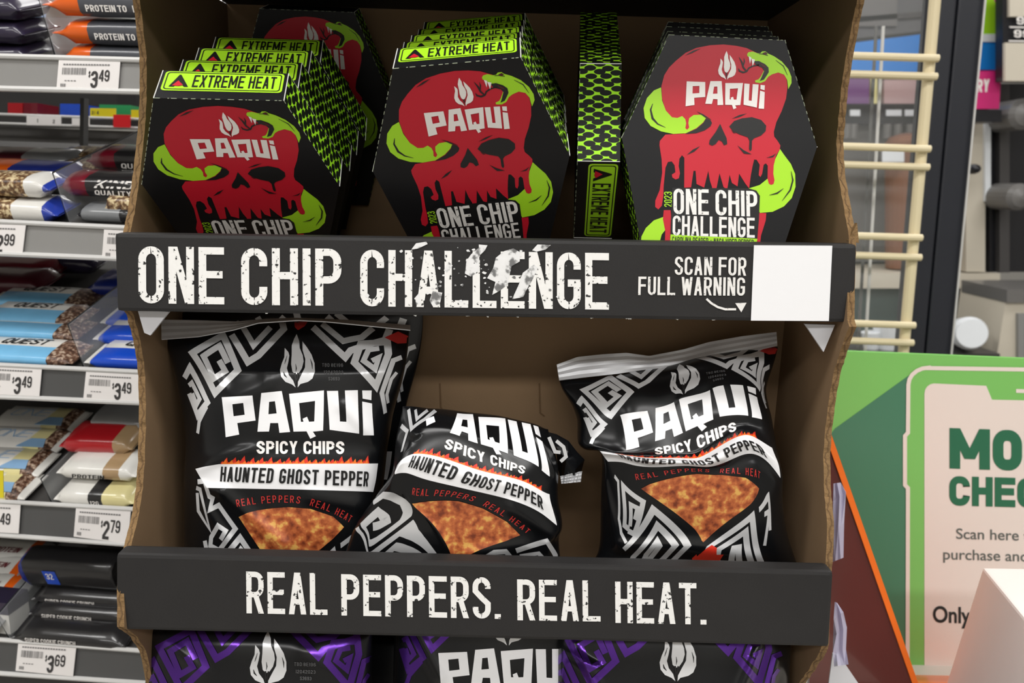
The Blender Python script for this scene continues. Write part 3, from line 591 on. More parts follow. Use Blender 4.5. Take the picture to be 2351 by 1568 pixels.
def bag(label, warp, Ym, B, creases, arts, dom=(120, 1500, 95, 1950), group='ghost pepper chip bags', seed=1, tilt=0., ruff=1., body='bag_black', pv=4., back=.8):
    """Ym: [(v, Y)] mid-surface depth down the bag; B: bulge; creases: (x0,y0,x1,y1,width,height)"""
    u0, u1, v0, v1 = dom; rs = random.Random(seed); ph = [rs.uniform(0, 6.28) for _ in range(12)]
    yv = np.array([p[0] for p in Ym], float); yy = np.array([p[1] for p in Ym], float)
    def depth(u, v, side=-1):
        s = np.clip((u-u0)/(u1-u0), 0, 1); w = np.clip((v-v0)/(v1-v0), 0, 1)
        pl = np.sqrt(np.clip(1-np.abs(2*s-1)**2.5, 0, 1))*np.sqrt(np.clip(1-np.abs(2*w-1)**pv, 0, 1))
        mid = np.interp(v, yv, yy)+tilt*(s-.5)
        env = np.clip(1-np.abs(2*s-1)**8, 0, 1)*np.clip(1-np.abs(2*w-1)**10, 0, 1)
        wr = .0011*np.sin(u/95+ph[0]+.8*np.sin(v/210+ph[1]))*np.exp(-(v-v0)/260)+.0012*np.sin(u/120+ph[2]+.7*np.sin(v/170))*np.exp(-(v1-v)/330)
        wr += .0007*np.sin(v/70+u/260+ph[3])*np.exp(-(u-u0)/190)+.0008*np.sin(v/62-u/230+ph[4])*np.exp(-(u1-u)/190)
        wr += .0006*np.sin(u/160+v/120+ph[5])*np.sin(v/200-u/300+ph[6])
        for x0, y0, x1, y1, wd, hh in creases: wr = wr+hh*np.exp(-(seg_d(u, v, (x0, y0), (x1, y1))/wd)**2)
        return mid+side*B*pl*(1 if side < 0 else back)-(wr*env*ruff if side < 0 else 0)
    def place(u, v, h):
        px, py = warp(u, v); P = at(px, py, depth(np.asarray(u, float), np.asarray(v, float))); d = CAM-P
        return P+d/np.linalg.norm(d, axis=-1, keepdims=True)*np.asarray(h)[..., None]
    c = place(np.array([(u0+u1)/2]), np.array([v1]), np.array([0.]))[0]
    o = empty('chip_bag', tuple(c), label, 'chip bag', group)
    n1, n2 = 90, 170
    us = u0+(u1-u0)*(1-np.cos(np.linspace(0, math.pi, n1)))/2; vs = v0+(v1-v0)*(1-np.cos(np.linspace(0, math.pi, n2)))/2
    Ug, Vg = np.meshgrid(us, vs); F = place(Ug, Vg, np.zeros_like(Ug)); px, py = warp(Ug, Vg); Bk = at(px, py, depth(Ug, Vg, 1)+.0004)
    MB().grid(F, body, True).grid(Bk, body).build('bag_body', o, smooth=True)
    for n, polys, m, off in arts:
        V, Ly, Fc = T3(polys); cv = np.array([V[list(f)].mean(0) for f in Fc]); ok = (cv[:, 1] > v0) & (cv[:, 1] < v1) & (cv[:, 0] > u0) & (cv[:, 0] < u1)
        Fk = [f for f, q in zip(Fc, ok) if q]
        if not Fk: continue
        use = sorted({i for f in Fk for i in f}); ix = {a: b for b, a in enumerate(use)}
        decal(n, (V[use], Ly[use], [tuple(ix[i] for i in f) for f in Fk]), place, m, o, off+2e-4, smooth=True)
    return o, place
def seal(o, top, bot, Y, Yb, name='seal_strip', m='seal_silver'):
    top = np.array(top, float); bot = np.array(bot, float); N = 90; k = 7
    tt = np.linspace(0, 1, N); ip = lambda P: np.stack([np.interp(tt*(P[-1, 0]-P[0, 0])+P[0, 0], P[:, 0], P[:, j]) for j in (0, 1)], 1)
    A, Bm = ip(top), ip(bot); G = []
    for j in range(k):
        w = j/(k-1); P = A*(1-w)+Bm*w; G.append(at(P[:, 0], P[:, 1], Y+(Yb-Y)*w+.00035*(j % 2)+.0012*np.sin(tt*17+2*w)*np.sin(tt*7)))
    return MB().grid(np.array(G), m, True).build(name, o, smooth=False, solid=.0006)
Z1 = lambda pts: img(2.571, 340, 700, pts); Z2 = lambda pts: img(3.563, 800, 880, pts); Z3 = lambda pts: img(2.657, 1250, 740, pts)
idn = [(435, 545), (1333, 770), (1320, 505), (458, 781), (640, 878), (1157, 880), (420, 940), (1300, 938), (425, 1040), (1300, 1070), (535, 1255), (1157, 1312), (877, 172), (240, 285), (548, 385), (390, 540), (1190, 320), (1345, 490), (794, 1650), (850, 1450), (850, 1200), (850, 700), (420, 150), (1200, 150)]
out1 = [((120, 110), (95, 150)), ((120, 200), (100, 210)), ((120, 400), (163, 420)), ((120, 560), (188, 560)), ((120, 770), (222, 770)), ((120, 970), (214, 970)), ((120, 1250), (212, 1250)), ((120, 1480), (212, 1480)), ((120, 1900), (230, 1850)), ((1500, 150), (1540, 170)), ((1500, 290), (1530, 290)), ((1500, 450), (1500, 450)), ((1500, 650), (1445, 650)), ((1500, 850), (1412, 850)), ((1500, 1000), (1396, 1000)), ((1500, 1200), (1366, 1200)), ((1500, 1480), (1340, 1480)), ((1500, 1900), (1350, 1850)), ((850, 1900), (850, 1850))]
w1 = tps(idn+[a for a, b in out1], Z1(idn+[b for a, b in out1]))
cr1 = [(250, 965, 620, 850, 40, .0022), (620, 850, 1340, 830, 60, -.0012), (430, 1100, 800, 1420, 45, .002), (500, 560, 700, 480, 60, .0015), (960, 1130, 1340, 1200, 50, .0015), (230, 1050, 420, 1110, 30, .0018), (1150, 600, 1400, 860, 40, .0014), (300, 1200, 520, 1480, 40, .0016), (250, 240, 420, 480, 40, .0014), (700, 130, 720, 420, 50, .001)]
b1, pl1 = bag('large black chip bag at left of the lower shelf, upright with ghost pepper banner', w1, [(95, .062), (400, .045), (1000, .036), (1950, .03)], .024, cr1, BAGART['black'][:2]+BAGART['black'][3:]+[('spiral_print', sp_b1, 'foil_silver', 1.6e-4)]+COMMON+LOWER+CODE, seed=3, ruff=1.25)
seal(b1, Z1([(78, 88), (300, 92), (520, 100), (700, 84), (880, 78), (1200, 92), (1548, 122)]), Z1([(80, 205), (300, 188), (500, 150), (650, 108), (880, 92), (1050, 100), (1250, 120), (1548, 150)]), .046, .036)
# the bag behind it
w1b = lambda u, v: w1(np.asarray(u), np.asarray(v)); sh = lambda u, v: (lambda q: (q[0]+32, q[1]-24-(q[1]-700)*.01))(w1b(u, v))
bb, _ = bag('chip bag standing half hidden behind the large left bag', sh, [(95, .078), (1950, .075)], .010, [], BAGART['black']+[('flavour_banner', banner, 'bag_white', 3e-4)], dom=(120, 1500, 60, 1950), seed=8, back=.3)
p2 = [((647, 748), (830, 405)), ((838, 750), (1058, 492)), ((957, 790), (1210, 580)), ((1070, 737), (1352, 590)), ((1238, 760), (1556, 682)), ((1333, 770), (1648, 765)), ((640, 878), (778, 530)), ((1157, 880), (1436, 745)), ((420, 940), (520, 580)), ((1380, 938), (1632, 905)), ((320, 1080), (378, 745)), ((1365, 1103), (1708, 1165)), ((424, 1042), (488, 685)), ((1296, 1072), (1596, 1036)), ((535, 1252), (520, 985)), ((1157, 1312), (1405, 1242)), ((794, 1650), (862, 1458)), ((830, 1194), (900, 965)), ((730, 515), (955, 252)), ((850, 1010), (1060, 800)),
      ((120, 520), (440, 215)), ((120, 750), (385, 480)), ((120, 1000), (352, 745)), ((120, 1250), (200, 960)), ((120, 1500), (30, 1220)), ((120, 1700), (-30, 1400)), ((120, 1950), (-50, 1600)), ((1500, 520), (1640, 410)), ((1500, 800), (1718, 740)), ((1500, 1000), (1722, 1000)), ((1500, 1250), (1722, 1250)), ((1500, 1500), (1738, 1470)), ((1500, 1950), (1742, 1750)), ((1000, 505), (1240, 278)), ((1300, 505), (1540, 350)), ((430, 505), (650, 212)), ((850, 1900), (880, 1680)),
      ((300, 1330), (370, 900)), ((330, 1560), (500, 1080))]
w2 = tps([a for a, b in p2], Z2([b for a, b in p2])); w2i = tps([b for a, b in p2], [a for a, b in p2])
def inv2(pts): q = np.array(pts, float); x, y = w2i(q[:, 0], q[:, 1]); return list(zip(x.tolist(), y.tolist()))
def st2(pts, t):                            # strokes traced on the slumped bag, refined along their length
    P = [];
    for (a, b), (c, d) in zip(pts[:-1], pts[1:]): P += [(a+(c-a)*k/4, b+(d-b)*k/4) for k in range(4)]
    return xf(stroke(P+[pts[-1]], t), lambda p: inv2([p])[0])
sp_c1 = st2([(232, 960), (330, 890), (480, 1085), (240, 1225), (152, 1135), (290, 1012), (350, 1068), (262, 1105)], 46)+st2([(82, 1172), (200, 1350), (530, 1150), (700, 1400), (760, 1490)], 48)+st2([(235, 1460), (512, 1250), (640, 1440), (590, 1490)], 46)+st2([(370, 1460), (490, 1385), (525, 1392)], 40)
sp_c2 = st2([(1370, 1362), (1600, 1270), (1680, 1400), (1700, 1490)], 38)+st2([(1040, 1475), (1200, 1382), (1290, 1372), (1385, 1480)], 38)+st2([(1135, 1480), (1220, 1432), (1300, 1445)], 30)+st2([(1400, 1402), (1540, 1372), (1640, 1480)], 30)+st2([(1480, 1490), (1490, 1424), (1560, 1424), (1570, 1490)], 30)
cr2 = [(400, 520, 700, 560, 50, .003), (1250, 520, 1480, 800, 40, .003), (300, 900, 300, 1300, 60, .002), (1100, 1150, 1480, 1250, 50, .0022), (500, 1280, 800, 1650, 60, .0012), (900, 1560, 1200, 1380, 50, .0016), (150, 600, 380, 760, 36, .0025), (1350, 1300, 1480, 1600, 40, .002)]
b2, pl2 = bag('smaller slumped chip bag in the middle, tilted clockwise with its top folded back', w2, [(500, .03), (700, .016), (1000, .006), (1950, .012)], .019, cr2, [('spiral_print', sp_c1, 'foil_silver', 1.6e-4), ('spiral_print', sp_c2, 'foil_silver', 1.6e-4), ('spiral_print', sp_b2, 'foil_silver', 1.6e-4), ('brand_lettering', PAQ[1:]+[[[(430, 610), (495, 575), (520, 640), (455, 685)]]], 'bag_white', 2e-4)]+LOWER, ruff=1.3, dom=(120, 1500, 495, 1950), seed=5, tilt=.012, pv=6)
fc = Z2([(1620, 395), (1700, 415), (1800, 470), (1870, 560), (1932, 625), (1905, 720), (1895, 808), (1742, 822), (1715, 700), (1700, 560), (1660, 470)]); rs = random.Random(5)
cen = np.mean([at(x, y, .03) for x, y in fc], 0)+np.array([0, -.006, 0]); mb = MB(); ring = [at(x, y, .034+rs.uniform(-.003, .003)) for x, y in fc]
mid = [(np.array(p)*.55+cen*.45)+np.array([0, rs.uniform(-.006, .002), 0]) for p in ring]
for i in range(len(ring)):
    j = (i+1) % len(ring); mb.poly([ring[i], ring[j], mid[j], mid[i]], 'bag_black'); mb.poly([mid[i], mid[j], cen], 'bag_black'); mb.poly([ring[j], ring[i], cen+np.array([0, .014, 0])], 'bag_black')
fcorner = mb.build('folded_top', b2, smooth=False)
qs = Z2([(1732, 762), (1912, 720), (1898, 806), (1742, 822)]); seal(b2, [qs[0], qs[1]], [qs[3], qs[2]], .024, .024)
for s_ in ([(1640, 440), (1690, 560), (1735, 565)], [(1700, 470), (1760, 520), (1780, 600), (1735, 640)]): decal('fold_spiral', tris(stroke(Z2(s_), 8)), lambda x, y, h: at(x, y, .0205-h), 'foil_silver', b2)  # white spiral print running over the folded corner
p3 = [((435, 545), (462, 565)), ((458, 781), (498, 780)), ((647, 748), (675, 725)), ((957, 790), (960, 665)), ((1055, 508), (1025, 400)), ((1320, 505), (1288, 402)), ((1333, 770), (1328, 592)), ((833, 525), (820, 470)), ((1038, 505), (1010, 415)), ((618, 534), (628, 540)), ((790, 508), (790, 487)), ((877, 490), (850, 440)), ((877, 300), (845, 300)), ((640, 878), (675, 806)), ((1157, 880), (1172, 660)), ((420, 940), (420, 797)), ((218, 968), (338, 786)), ((320, 1080), (388, 850)), ((424, 1042), (470, 826)), ((790, 1050), (865, 862)), ((900, 938), (940, 826)), ((1300, 938), (1290, 706)), ((1296, 1072), (1362, 832)), ((1380, 1000), (1420, 850)), ((1365, 1103), (1440, 950)), ((900, 1090), (1000, 882)), ((528, 1192), (560, 962)), ((1190, 1280), (1310, 945)), ((535, 1252), (590, 1015)), ((1157, 1312), (1310, 1015)), ((794, 1650), (965, 1340)), ((830, 1194), (930, 925)),
      ((262, 285), (240, 415)), ((530, 385), (525, 425)), ((395, 520), (402, 570)), ((440, 182), (400, 335)), ((1215, 340), (1160, 285)), ((1345, 480), (1310, 395)), ((880, 1770), (965, 1440)),
      ((120, 190), (90, 350)), ((120, 300), (110, 410)), ((120, 420), (165, 500)), ((120, 560), (200, 600)), ((120, 750), (205, 735)), ((120, 880), (265, 780)), ((120, 960), (334, 786)), ((120, 1080), (352, 880)), ((120, 1250), (345, 1060)), ((120, 1450), (342, 1230)), ((120, 1650), (330, 1390)), ((120, 1900), (270, 1510)), ((1500, 150), (1424, 150)), ((1500, 300), (1395, 260)), ((1500, 420), (1352, 400)), ((1500, 600), (1370, 520)), ((1500, 800), (1395, 640)), ((1500, 950), (1422, 790)), ((1500, 1100), (1446, 960)), ((1500, 1300), (1455, 1120)), ((1500, 1500), (1482, 1290)), ((1500, 1900), (1570, 1570)), ((850, 190), (800, 270)), ((850, 1920), (950, 1560))]
w3 = tps([a for a, b in p3], Z3([b for a, b in p3]), .0008)
cr3 = [(140, 965, 620, 1010, 36, .0055), (620, 1010, 1000, 1060, 50, .003), (150, 880, 620, 920, 60, -.004), (1000, 1000, 1400, 900, 70, .004), (1000, 1130, 1480, 1120, 60, -.002), (700, 330, 1000, 330, 60, -.003), (1000, 800, 1300, 860, 60, -.002), (300, 1650, 1200, 1740, 60, .003), (480, 560, 420, 900, 50, .0015), (200, 1200, 260, 1600, 40, .003)]
b3, pl3 = bag('chip bag at right of the lower shelf, creased at its banner and leaning left', w3, [(95, .066), (500, .05), (900, .036), (1000, .022), (1950, .022)], .021, cr3, BAGART['black']+COMMON+LOWER+CODE, dom=(120, 1500, 150, 1950), seed=9, tilt=-.004)
seal(b3, Z3([(75, 258), (200, 212), (350, 196), (500, 186), (640, 206), (850, 165), (1000, 122), (1200, 86), (1415, 60)]), Z3([(90, 354), (280, 332), (450, 314), (620, 288), (760, 277), (900, 257), (1050, 222), (1250, 182), (1420, 142)]), .064, .057)
# purple bags on the bottom shelf
def sim(cx, cy, k, ang=0): 
    ca, sa = math.cos(ang)*k, math.sin(ang)*k
    return lambda u, v: (cx+(np.asarray(u)-880)*ca-(np.asarray(v)-330)*sa, cy+(np.asarray(u)-880)*sa+(np.asarray(v)-330)*ca)
PU = BAGART['purple']+COMMON
bag('purple trimmed black chip bag at left of the bottom shelf, flame emblem in view', sim(615, 1512, .405, .03), [(95, .012), (1950, -.02)], .02, [(250, 200, 500, 420, 40, .002), (1100, 300, 1400, 500, 60, .0015)], PU+CODE[:1], dom=(190, 1470, 150, 1000), group='purple chip bags', seed=21, pv=5)
bag('purple trimmed chip bag in the middle of the bottom shelf, brand letters in view', sim(1168, 1425, .36, .02), [(95, .03), (1950, -.01)], .02, [(300, 420, 450, 700, 40, .003)], PU, dom=(150, 1400, 150, 1200), group='purple chip bags', seed=22, pv=5)
bag('purple trimmed chip bag at right of the bottom shelf, crumpled shiny corners', sim(1556, 1500, .405, .035), [(95, .012), (1950, -.02)], .022, [(200, 330, 420, 430, 30, .004), (250, 250, 420, 520, 26, .003), (1350, 250, 1250, 520, 28, .004), (1450, 350, 1380, 560, 26, .004)], PU, dom=(200, 1520, 150, 1000), group='purple chip bags', seed=23, pv=5)
bag('dark chip bag added to blacken the gap between the left and middle purple bags', sim(890, 1520, .36, .0), [(95, .07), (1950, .05)], .014, [], [], dom=(200, 1500, 150, 1000), group='purple chip bags', seed=25, pv=5)  # added bag, stands in for deep shade between the purple bags
# ------------------------------------------------------------------ snack fixture on the left
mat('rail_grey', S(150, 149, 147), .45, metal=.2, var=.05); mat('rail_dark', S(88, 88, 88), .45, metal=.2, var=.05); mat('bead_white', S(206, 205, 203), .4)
mat('deck_grey', S(70, 68, 66), .6); mat('tag_white', S(236, 232, 230), .6); mat('tag_ink', S(60, 58, 58), .6); mat('bar_ink', S(130, 128, 128), .7)
mat('clear', (.9, .93, .95, 1), .06, alpha=.13, spec=.6); mat('clear_edge', S(40, 42, 44), .3)
VPD = ray(1450, -254); VPD = VPD/np.linalg.norm(VPD); psi = math.atan2(VPD[0], VPD[1])
HX = np.array([math.cos(psi), -math.sin(psi), 0]); HE = np.array([math.sin(psi), math.cos(psi), 0]); FP = at(320, 850, .215)
fx = lambda px, py: at_plane(px, py, FP, HE)
RAILS = [((0, 129), (310, 138), (0, 203.5), (310, 211)), ((0, 508.6), (275, 522), (0, 582), (262, 593)), ((0, 837), (315, 853), (0, 910), (322, 924)), ((0, 1150), (295, 1167), (0, 1227), (277, 1247)), ((0, 1467), (320, 1492), (0, 1544), (330, 1566))]
def ext(a, b, x): t = (x-a[0])/(b[0]-a[0]); return (x, a[1]+(b[1]-a[1])*t)
SH = []
ordn = ['top', 'second', 'third', 'fourth', 'bottom']
for k, (a, b, c, d) in enumerate(RAILS):
    q = [fx(*ext(a, b, -760)), fx(*ext(a, b, 440)), fx(*ext(c, d, 440)), fx(*ext(c, d, -760))]
    o = empty('store_shelf', tuple((q[2]+q[3])/2), '%s shelf of the left snack fixture with its grey price rail' % ordn[k], 'shelf', 'shelves of the snack fixture')
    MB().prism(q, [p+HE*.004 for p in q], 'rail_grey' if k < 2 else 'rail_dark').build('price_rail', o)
    MB().tube([q[0]-HE*.001, q[1]-HE*.001], .0022, 'bead_white', 8).build('rail_bead', o); MB().tube([q[3]-HE*.001, q[2]-HE*.001], .0024, 'bead_white', 8).build('rail_bead', o)
    hx = (q[1]-q[0])/np.linalg.norm(q[1]-q[0]); ez = np.cross(hx, VPD); ez /= np.linalg.norm(ez); dd = np.cross(ez, hx)
    f0, f1 = q[0]+HE*.004-ez*.004, q[1]+HE*.004-ez*.004; dp = .24
    MB().prism([f0, f1, f1+dd*dp, f0+dd*dp], [p-ez*.006 for p in (f0, f1, f1+dd*dp, f0+dd*dp)], 'deck_grey').build('deck', o)
    SH.append((f0+ez*0, hx, dd, ez))
o = empty('light_block_board', tuple(fx(100, 1500)+HE*.24), 'added dark panel blocking light behind the lower snack shelves', 'panel')
MB().box((-.56, 0, -1.1), (.12, .01, .08), 'deck_grey', np.stack([HX, HE, (0, 0, 1)], 1), FP+HE*.235+np.array([0, 0, -.03])).build('panel_sheet', o)  # added panel, keeps light from coming through behind the lower shelves
for xq in (-.46, .10):
    up = FP+HX*xq+HE*.262; uo = empty('fixture_upright', (up[0], up[1], 0), 'steel upright carrying the snack shelves, %s' % ('at the left end' if xq < 0 else 'behind the display'), 'post', 'fixture uprights')
    MB().box((up[0]-.015, up[1]-.004, 0), (up[0]+.015, up[1]+.012, 1.75), 'rail_dark').build('post_tube', uo)
def on_shelf(k, px, py):
    f0, hx, dd, ez = SH[k]; return at_plane(px, py, f0, ez)
def sblob(L, W, H, mats, across=None, taper=True):
    """a crimped wrapper: x along its length, y across, z up; mats = [(end share, material)] along x"""
    S_ = [0, .035, .07, .12, .3, .5, .7, .88, .93, .965, 1] if taper else [0, .03, .3, .5, .7, .97, 1]
    cutp = sorted(set(S_+[m[0] for m in mats[:-1]])); mb = MB(); rings = []; N = 16; rr = random.Random(int(L*1e5)+int(W*1e4))
    for s in cutp:
        e = min(s, 1-s); hh = H*(min(1, max(.08, (e-.03)/.09)) if taper else (1 if e >= .03 else .8)); ww = W*(1 if e > .09 or not taper else .93)
        ring = []
        for i in range(N):
            t = 2*math.pi*i/N; c, sn = math.cos(t), math.sin(t); p = 4.
            r = (abs(c)**p+abs(sn)**p)**(-1/p); ring.append((s*L, r*c*ww/2, H/2+r*sn*hh/2*(1+rr.uniform(-.06, .06))))
        rings.append(ring)
    for a in range(len(cutp)-1):
        sm = (cutp[a]+cutp[a+1])/2; m = next(mm for e, mm in mats if sm <= e)
        for i in range(N):
            j = (i+1) % N; mm = m
            if across and rings[a][i][1]+rings[a][j][1] > across[1]*W and across[2] <= sm <= across[3]: mm = across[0]
            mb.poly([rings[a][i], rings[a+1][i], rings[a+1][j], rings[a][j]], mm)
    mb.poly(rings[0][::-1], mats[0][1]); mb.poly(rings[-1], mats[-1][1]); return mb
def snack(name, label, k, px, py, L, W, H, mats, lift=0., across=None, txt=(), cat='snack bar', group='snack bars', rot=0., taper=True, pitch=0.):
    f0, hx, dd, ez = SH[k]; P = on_shelf(k, px, py)+ez*lift
    Rm = Matrix((hx, dd, ez)).transposed() @ Matrix.Rotation(rot, 3, 'Z') @ Matrix.Rotation(pitch, 3, 'X')
    o = empty(name, (0, 0, 0), label, cat, group)
    b = sblob(L, W, H, mats, across, taper).build('wrapper', o, smooth=True, weld=1e-6, keep=False)
    for s, face, x0, y0, x1, h, w, t, m, sl in txt:      # face 'top': x share of length, y share of width; 'front': y share of height
        pol = text(s, (x0*L, y0), (x1*L, y0), h, w, t, .1, up=(0, 1), slant=sl)
        if face == 'top': pf = lambda x, y, hh: np.stack([x, y*1., H*.5+H*.5*np.clip(1-np.abs(2*y/W)**4, 0, 1)**.25+hh], 1)
        else: pf = lambda x, y, hh: np.stack([x, -W/2*np.clip(1-np.abs(2*(y-H/2)/H)**4, 0, 1)**.25-hh, y], 1)
        decal('lettering', tris(pol), pf, m, o, .0006, keep=False)
    o.matrix_basis = Matrix.Translation(Vector(P)+Rm @ Vector((0, W/2, 0))) @ Rm.to_4x4(); return o
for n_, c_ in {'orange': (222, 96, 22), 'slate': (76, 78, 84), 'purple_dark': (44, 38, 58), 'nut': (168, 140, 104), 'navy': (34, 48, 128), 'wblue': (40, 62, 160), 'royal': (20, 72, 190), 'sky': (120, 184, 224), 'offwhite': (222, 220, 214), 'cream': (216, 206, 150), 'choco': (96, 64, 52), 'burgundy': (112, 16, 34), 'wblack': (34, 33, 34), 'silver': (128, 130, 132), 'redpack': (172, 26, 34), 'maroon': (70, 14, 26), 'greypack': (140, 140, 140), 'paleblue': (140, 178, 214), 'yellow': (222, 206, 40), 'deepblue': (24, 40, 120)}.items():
    mat('w_'+n_, S(*c_), .28, coat=.4, var=.12, vscale=60)
ramp_mat('w_nuts', 260, [(.35, S(62, 44, 34)), (.5, S(130, 98, 66)), (.6, S(214, 196, 156))], .3, detail=4)
ramp_mat('w_cookie', 300, [(.35, S(50, 32, 24)), (.52, S(110, 78, 60)), (.66, S(190, 170, 150))], .4, detail=4)
PT = 'print_white'
for i, (lf, dx, nm) in enumerate(((-.012, -8, 'lowest'), (.008, 0, 'middle'), (.030, -4, 'topmost'))):
    snack('protein_bar', 'orange and grey protein bar, %s of its pile on the top snack shelf' % nm, 0, 132+dx, 128, .15, .042, .020, [(.225, 'w_orange'), (1, 'w_slate')], lf, txt=[('PROTEIN TO', 'front', .265, .006, .51, .0052, .6, .2, PT, 0), ('HELP', 'front', .545, .006, .65, .0052, .6, .2, PT, 0)] if i else ())
for i in range(3):
    snack('dark_snack_bag', ('lowest', 'middle', 'topmost')[i]+' dark purple glossy snack bag left of the orange bars', 0, -120+6*i, 128, .075, .05, .018, [(.2, 'w_silver'), (1, 'w_purple_dark')], -.01+.019*i, group='dark snack bags')
snack('nut_bar', 'lower nut bar with blue end and white panel on the second snack shelf', 1, -130, 508, .112, .034, .019, [(.62, 'w_nuts'), (.88, 'w_offwhite'), (1, 'w_wblue')], .0, txt=())
snack('nut_bar', 'upper nut bar with blue end lying on another nut bar', 1, -122, 500, .11, .030, .017, [(.78, 'w_nuts'), (.93, 'w_offwhite'), (1, 'w_wblue')], .021)
snack('wrapped_bar', 'orange and blue wrapped bar behind the nut bars', 1, -70, 452, .115, .034, .02, [(.42, 'w_orange'), (1, 'w_navy')], .01)
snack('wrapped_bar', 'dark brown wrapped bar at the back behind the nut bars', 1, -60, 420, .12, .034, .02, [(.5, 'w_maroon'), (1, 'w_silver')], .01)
snack('fruit_nut_bar', 'silver black fruit and nut bar lying at the shelf edge beside the blue ended bars', 1, 178, 512, .055, .03, .013, [(.1, 'w_wblack'), (.75, 'w_silver'), (1, 'w_wblack')], .0)
snack('fruit_nut_bar', 'nut bar showing purple nuts through a clear window on the second shelf', 1, 243, 510, .05, .026, .02, [(1, 'w_nuts')], .002)
snack('fruit_nut_bar', 'black fruit and nut bar with burgundy end and white slanted lettering', 1, 150, 498, .085, .034, .018, [(.33, 'w_burgundy'), (1, 'w_wblack')], .018, txt=[('KIND', 'front', .43, .0105, .85, .0062, .6, .16, PT, .25), ('QUALITY', 'front', .42, .004, .82, .0045, .55, .16, PT, .1)])
snack('fruit_nut_bar', 'black fruit and nut bar with burgundy end at the back of its pile', 1, 220, 455, .07, .034, .018, [(.42, 'w_burgundy'), (1, 'w_wblack')], .026, txt=[('QUA', 'front', .5, .004, .75, .005, .55, .16, PT, .1)])
snack('fruit_nut_bar', 'nut bar in clear wrap behind the burgundy ended bars', 1, 120, 440, .07, .034, .016, [(.2, 'w_wblack'), (.8, 'w_nuts'), (1, 'w_wblack')], .01)
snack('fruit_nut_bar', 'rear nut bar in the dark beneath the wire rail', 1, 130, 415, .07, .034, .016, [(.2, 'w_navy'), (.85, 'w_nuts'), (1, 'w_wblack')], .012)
for i, (py, lf, dx) in enumerate(((837, .0, 0), (786, .002, 26), (762, .006, 40), (722, .006, 66))):
    snack('cookie_bar', ('frontmost', 'second', 'third', 'rearmost')[i]+' pale blue and white cookie bar on the third snack shelf', 2, -90+dx, py, .112, .036, .012, [(.78, 'w_sky'), (1, 'w_cookie')], lf, across=('w_offwhite', .0, 0, .8), txt=[('QUEST', 'top', .25, .0025, .66, .0095, .75, .17, 'ink_black', .3)], group='pale blue cookie bars')
for i, (py, lf, dx) in enumerate(((850, .0, 0), (802, .003, 22), (768, .005, 40))):
    snack('candy_bar', ('frontmost', 'second', 'rearmost')[i]+' royal blue candy bar right of the pale blue bars', 2, 196+dx, py, .1, .036, .014, [(.06, 'w_offwhite'), (1, 'w_royal')], lf, across=('w_offwhite', .12, .2, 1), txt=[('QUEST', 'top', .28, .0035, .8, .009, .75, .17, 'ink_black', .3)], group='royal blue candy bars')
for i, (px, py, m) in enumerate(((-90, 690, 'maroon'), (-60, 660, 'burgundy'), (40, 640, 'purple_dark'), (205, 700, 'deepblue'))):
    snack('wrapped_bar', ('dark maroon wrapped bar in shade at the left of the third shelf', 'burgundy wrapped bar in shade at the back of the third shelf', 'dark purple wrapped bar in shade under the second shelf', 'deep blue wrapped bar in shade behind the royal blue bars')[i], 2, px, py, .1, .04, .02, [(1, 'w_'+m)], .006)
for i, (py, lf) in enumerate(((1150, .0), (1105, .004), (1055, .004), (1005, .004))):
    snack('white_bar', ('frontmost', 'second', 'third', 'rearmost')[i]+' white protein bar with pale blue corner on the fourth snack shelf', 3, -160+(1150-py)*.93, py, .1, .038, .014, [(.64, 'w_offwhite'), (.82, 'w_cream'), (.93, 'w_cookie'), (1, 'w_offwhite')], lf, across=None, txt=[('ONE', 'top', .18, -.002, .6, .012, .9, .07, 'w_paleblue', .35)], group='white protein bars')
    f0, hx, dd, ez = SH[3]; P = on_shelf(3, -160+(1150-py)*.93, py)+ez*(lf+.0146)
    MB().prism([P+hx*.058+dd*.003, P+hx*.088+dd*.003, P+hx*.082+dd*.016, P+hx*.066+dd*.016], [p-ez*.0006 for p in (P+hx*.058+dd*.003, P+hx*.088+dd*.003, P+hx*.082+dd*.016, P+hx*.066+dd*.016)], 'w_paleblue').build('corner_patch', bpy.data.objects['white_bar'+('.%03d' % i if i else '')])
snack('cereal_bar', 'white cereal bar with black patch at the edge of the fourth snack shelf', 3, 128, 1165, .08, .036, .017, [(.45, 'w_offwhite'), (.62, 'w_wblack'), (1, 'w_cream')], .0, txt=[('12G', 'front', .47, .006, .58, .005, .5, .14, PT, .1)], group='cereal bars')
snack('cereal_bar', 'white cereal bar lying on another, nutrition panel facing out', 3, 150, 1140, .08, .036, .015, [(.6, 'w_offwhite'), (.8, 'w_nut'), (1, 'w_offwhite')], .02, txt=[('PROTEIN', 'front', .2, .004, .6, .005, .5, .14, 'ink_black', .2)], group='cereal bars')
snack('cereal_bar', 'red cereal bar leaning on the white cereal bars', 3, 165, 1100, .075, .036, .018, [(.75, 'w_redpack'), (1, 'w_nut')], .03, group='cereal bars')
snack('cereal_bar', 'grey cereal bar at the back behind the red one', 3, 225, 1060, .07, .036, .02, [(1, 'w_greypack')], .032, txt=[('PROTEIN', 'front', .2, .005, .75, .006, .5, .14, 'ink_black', .2)], group='cereal bars')
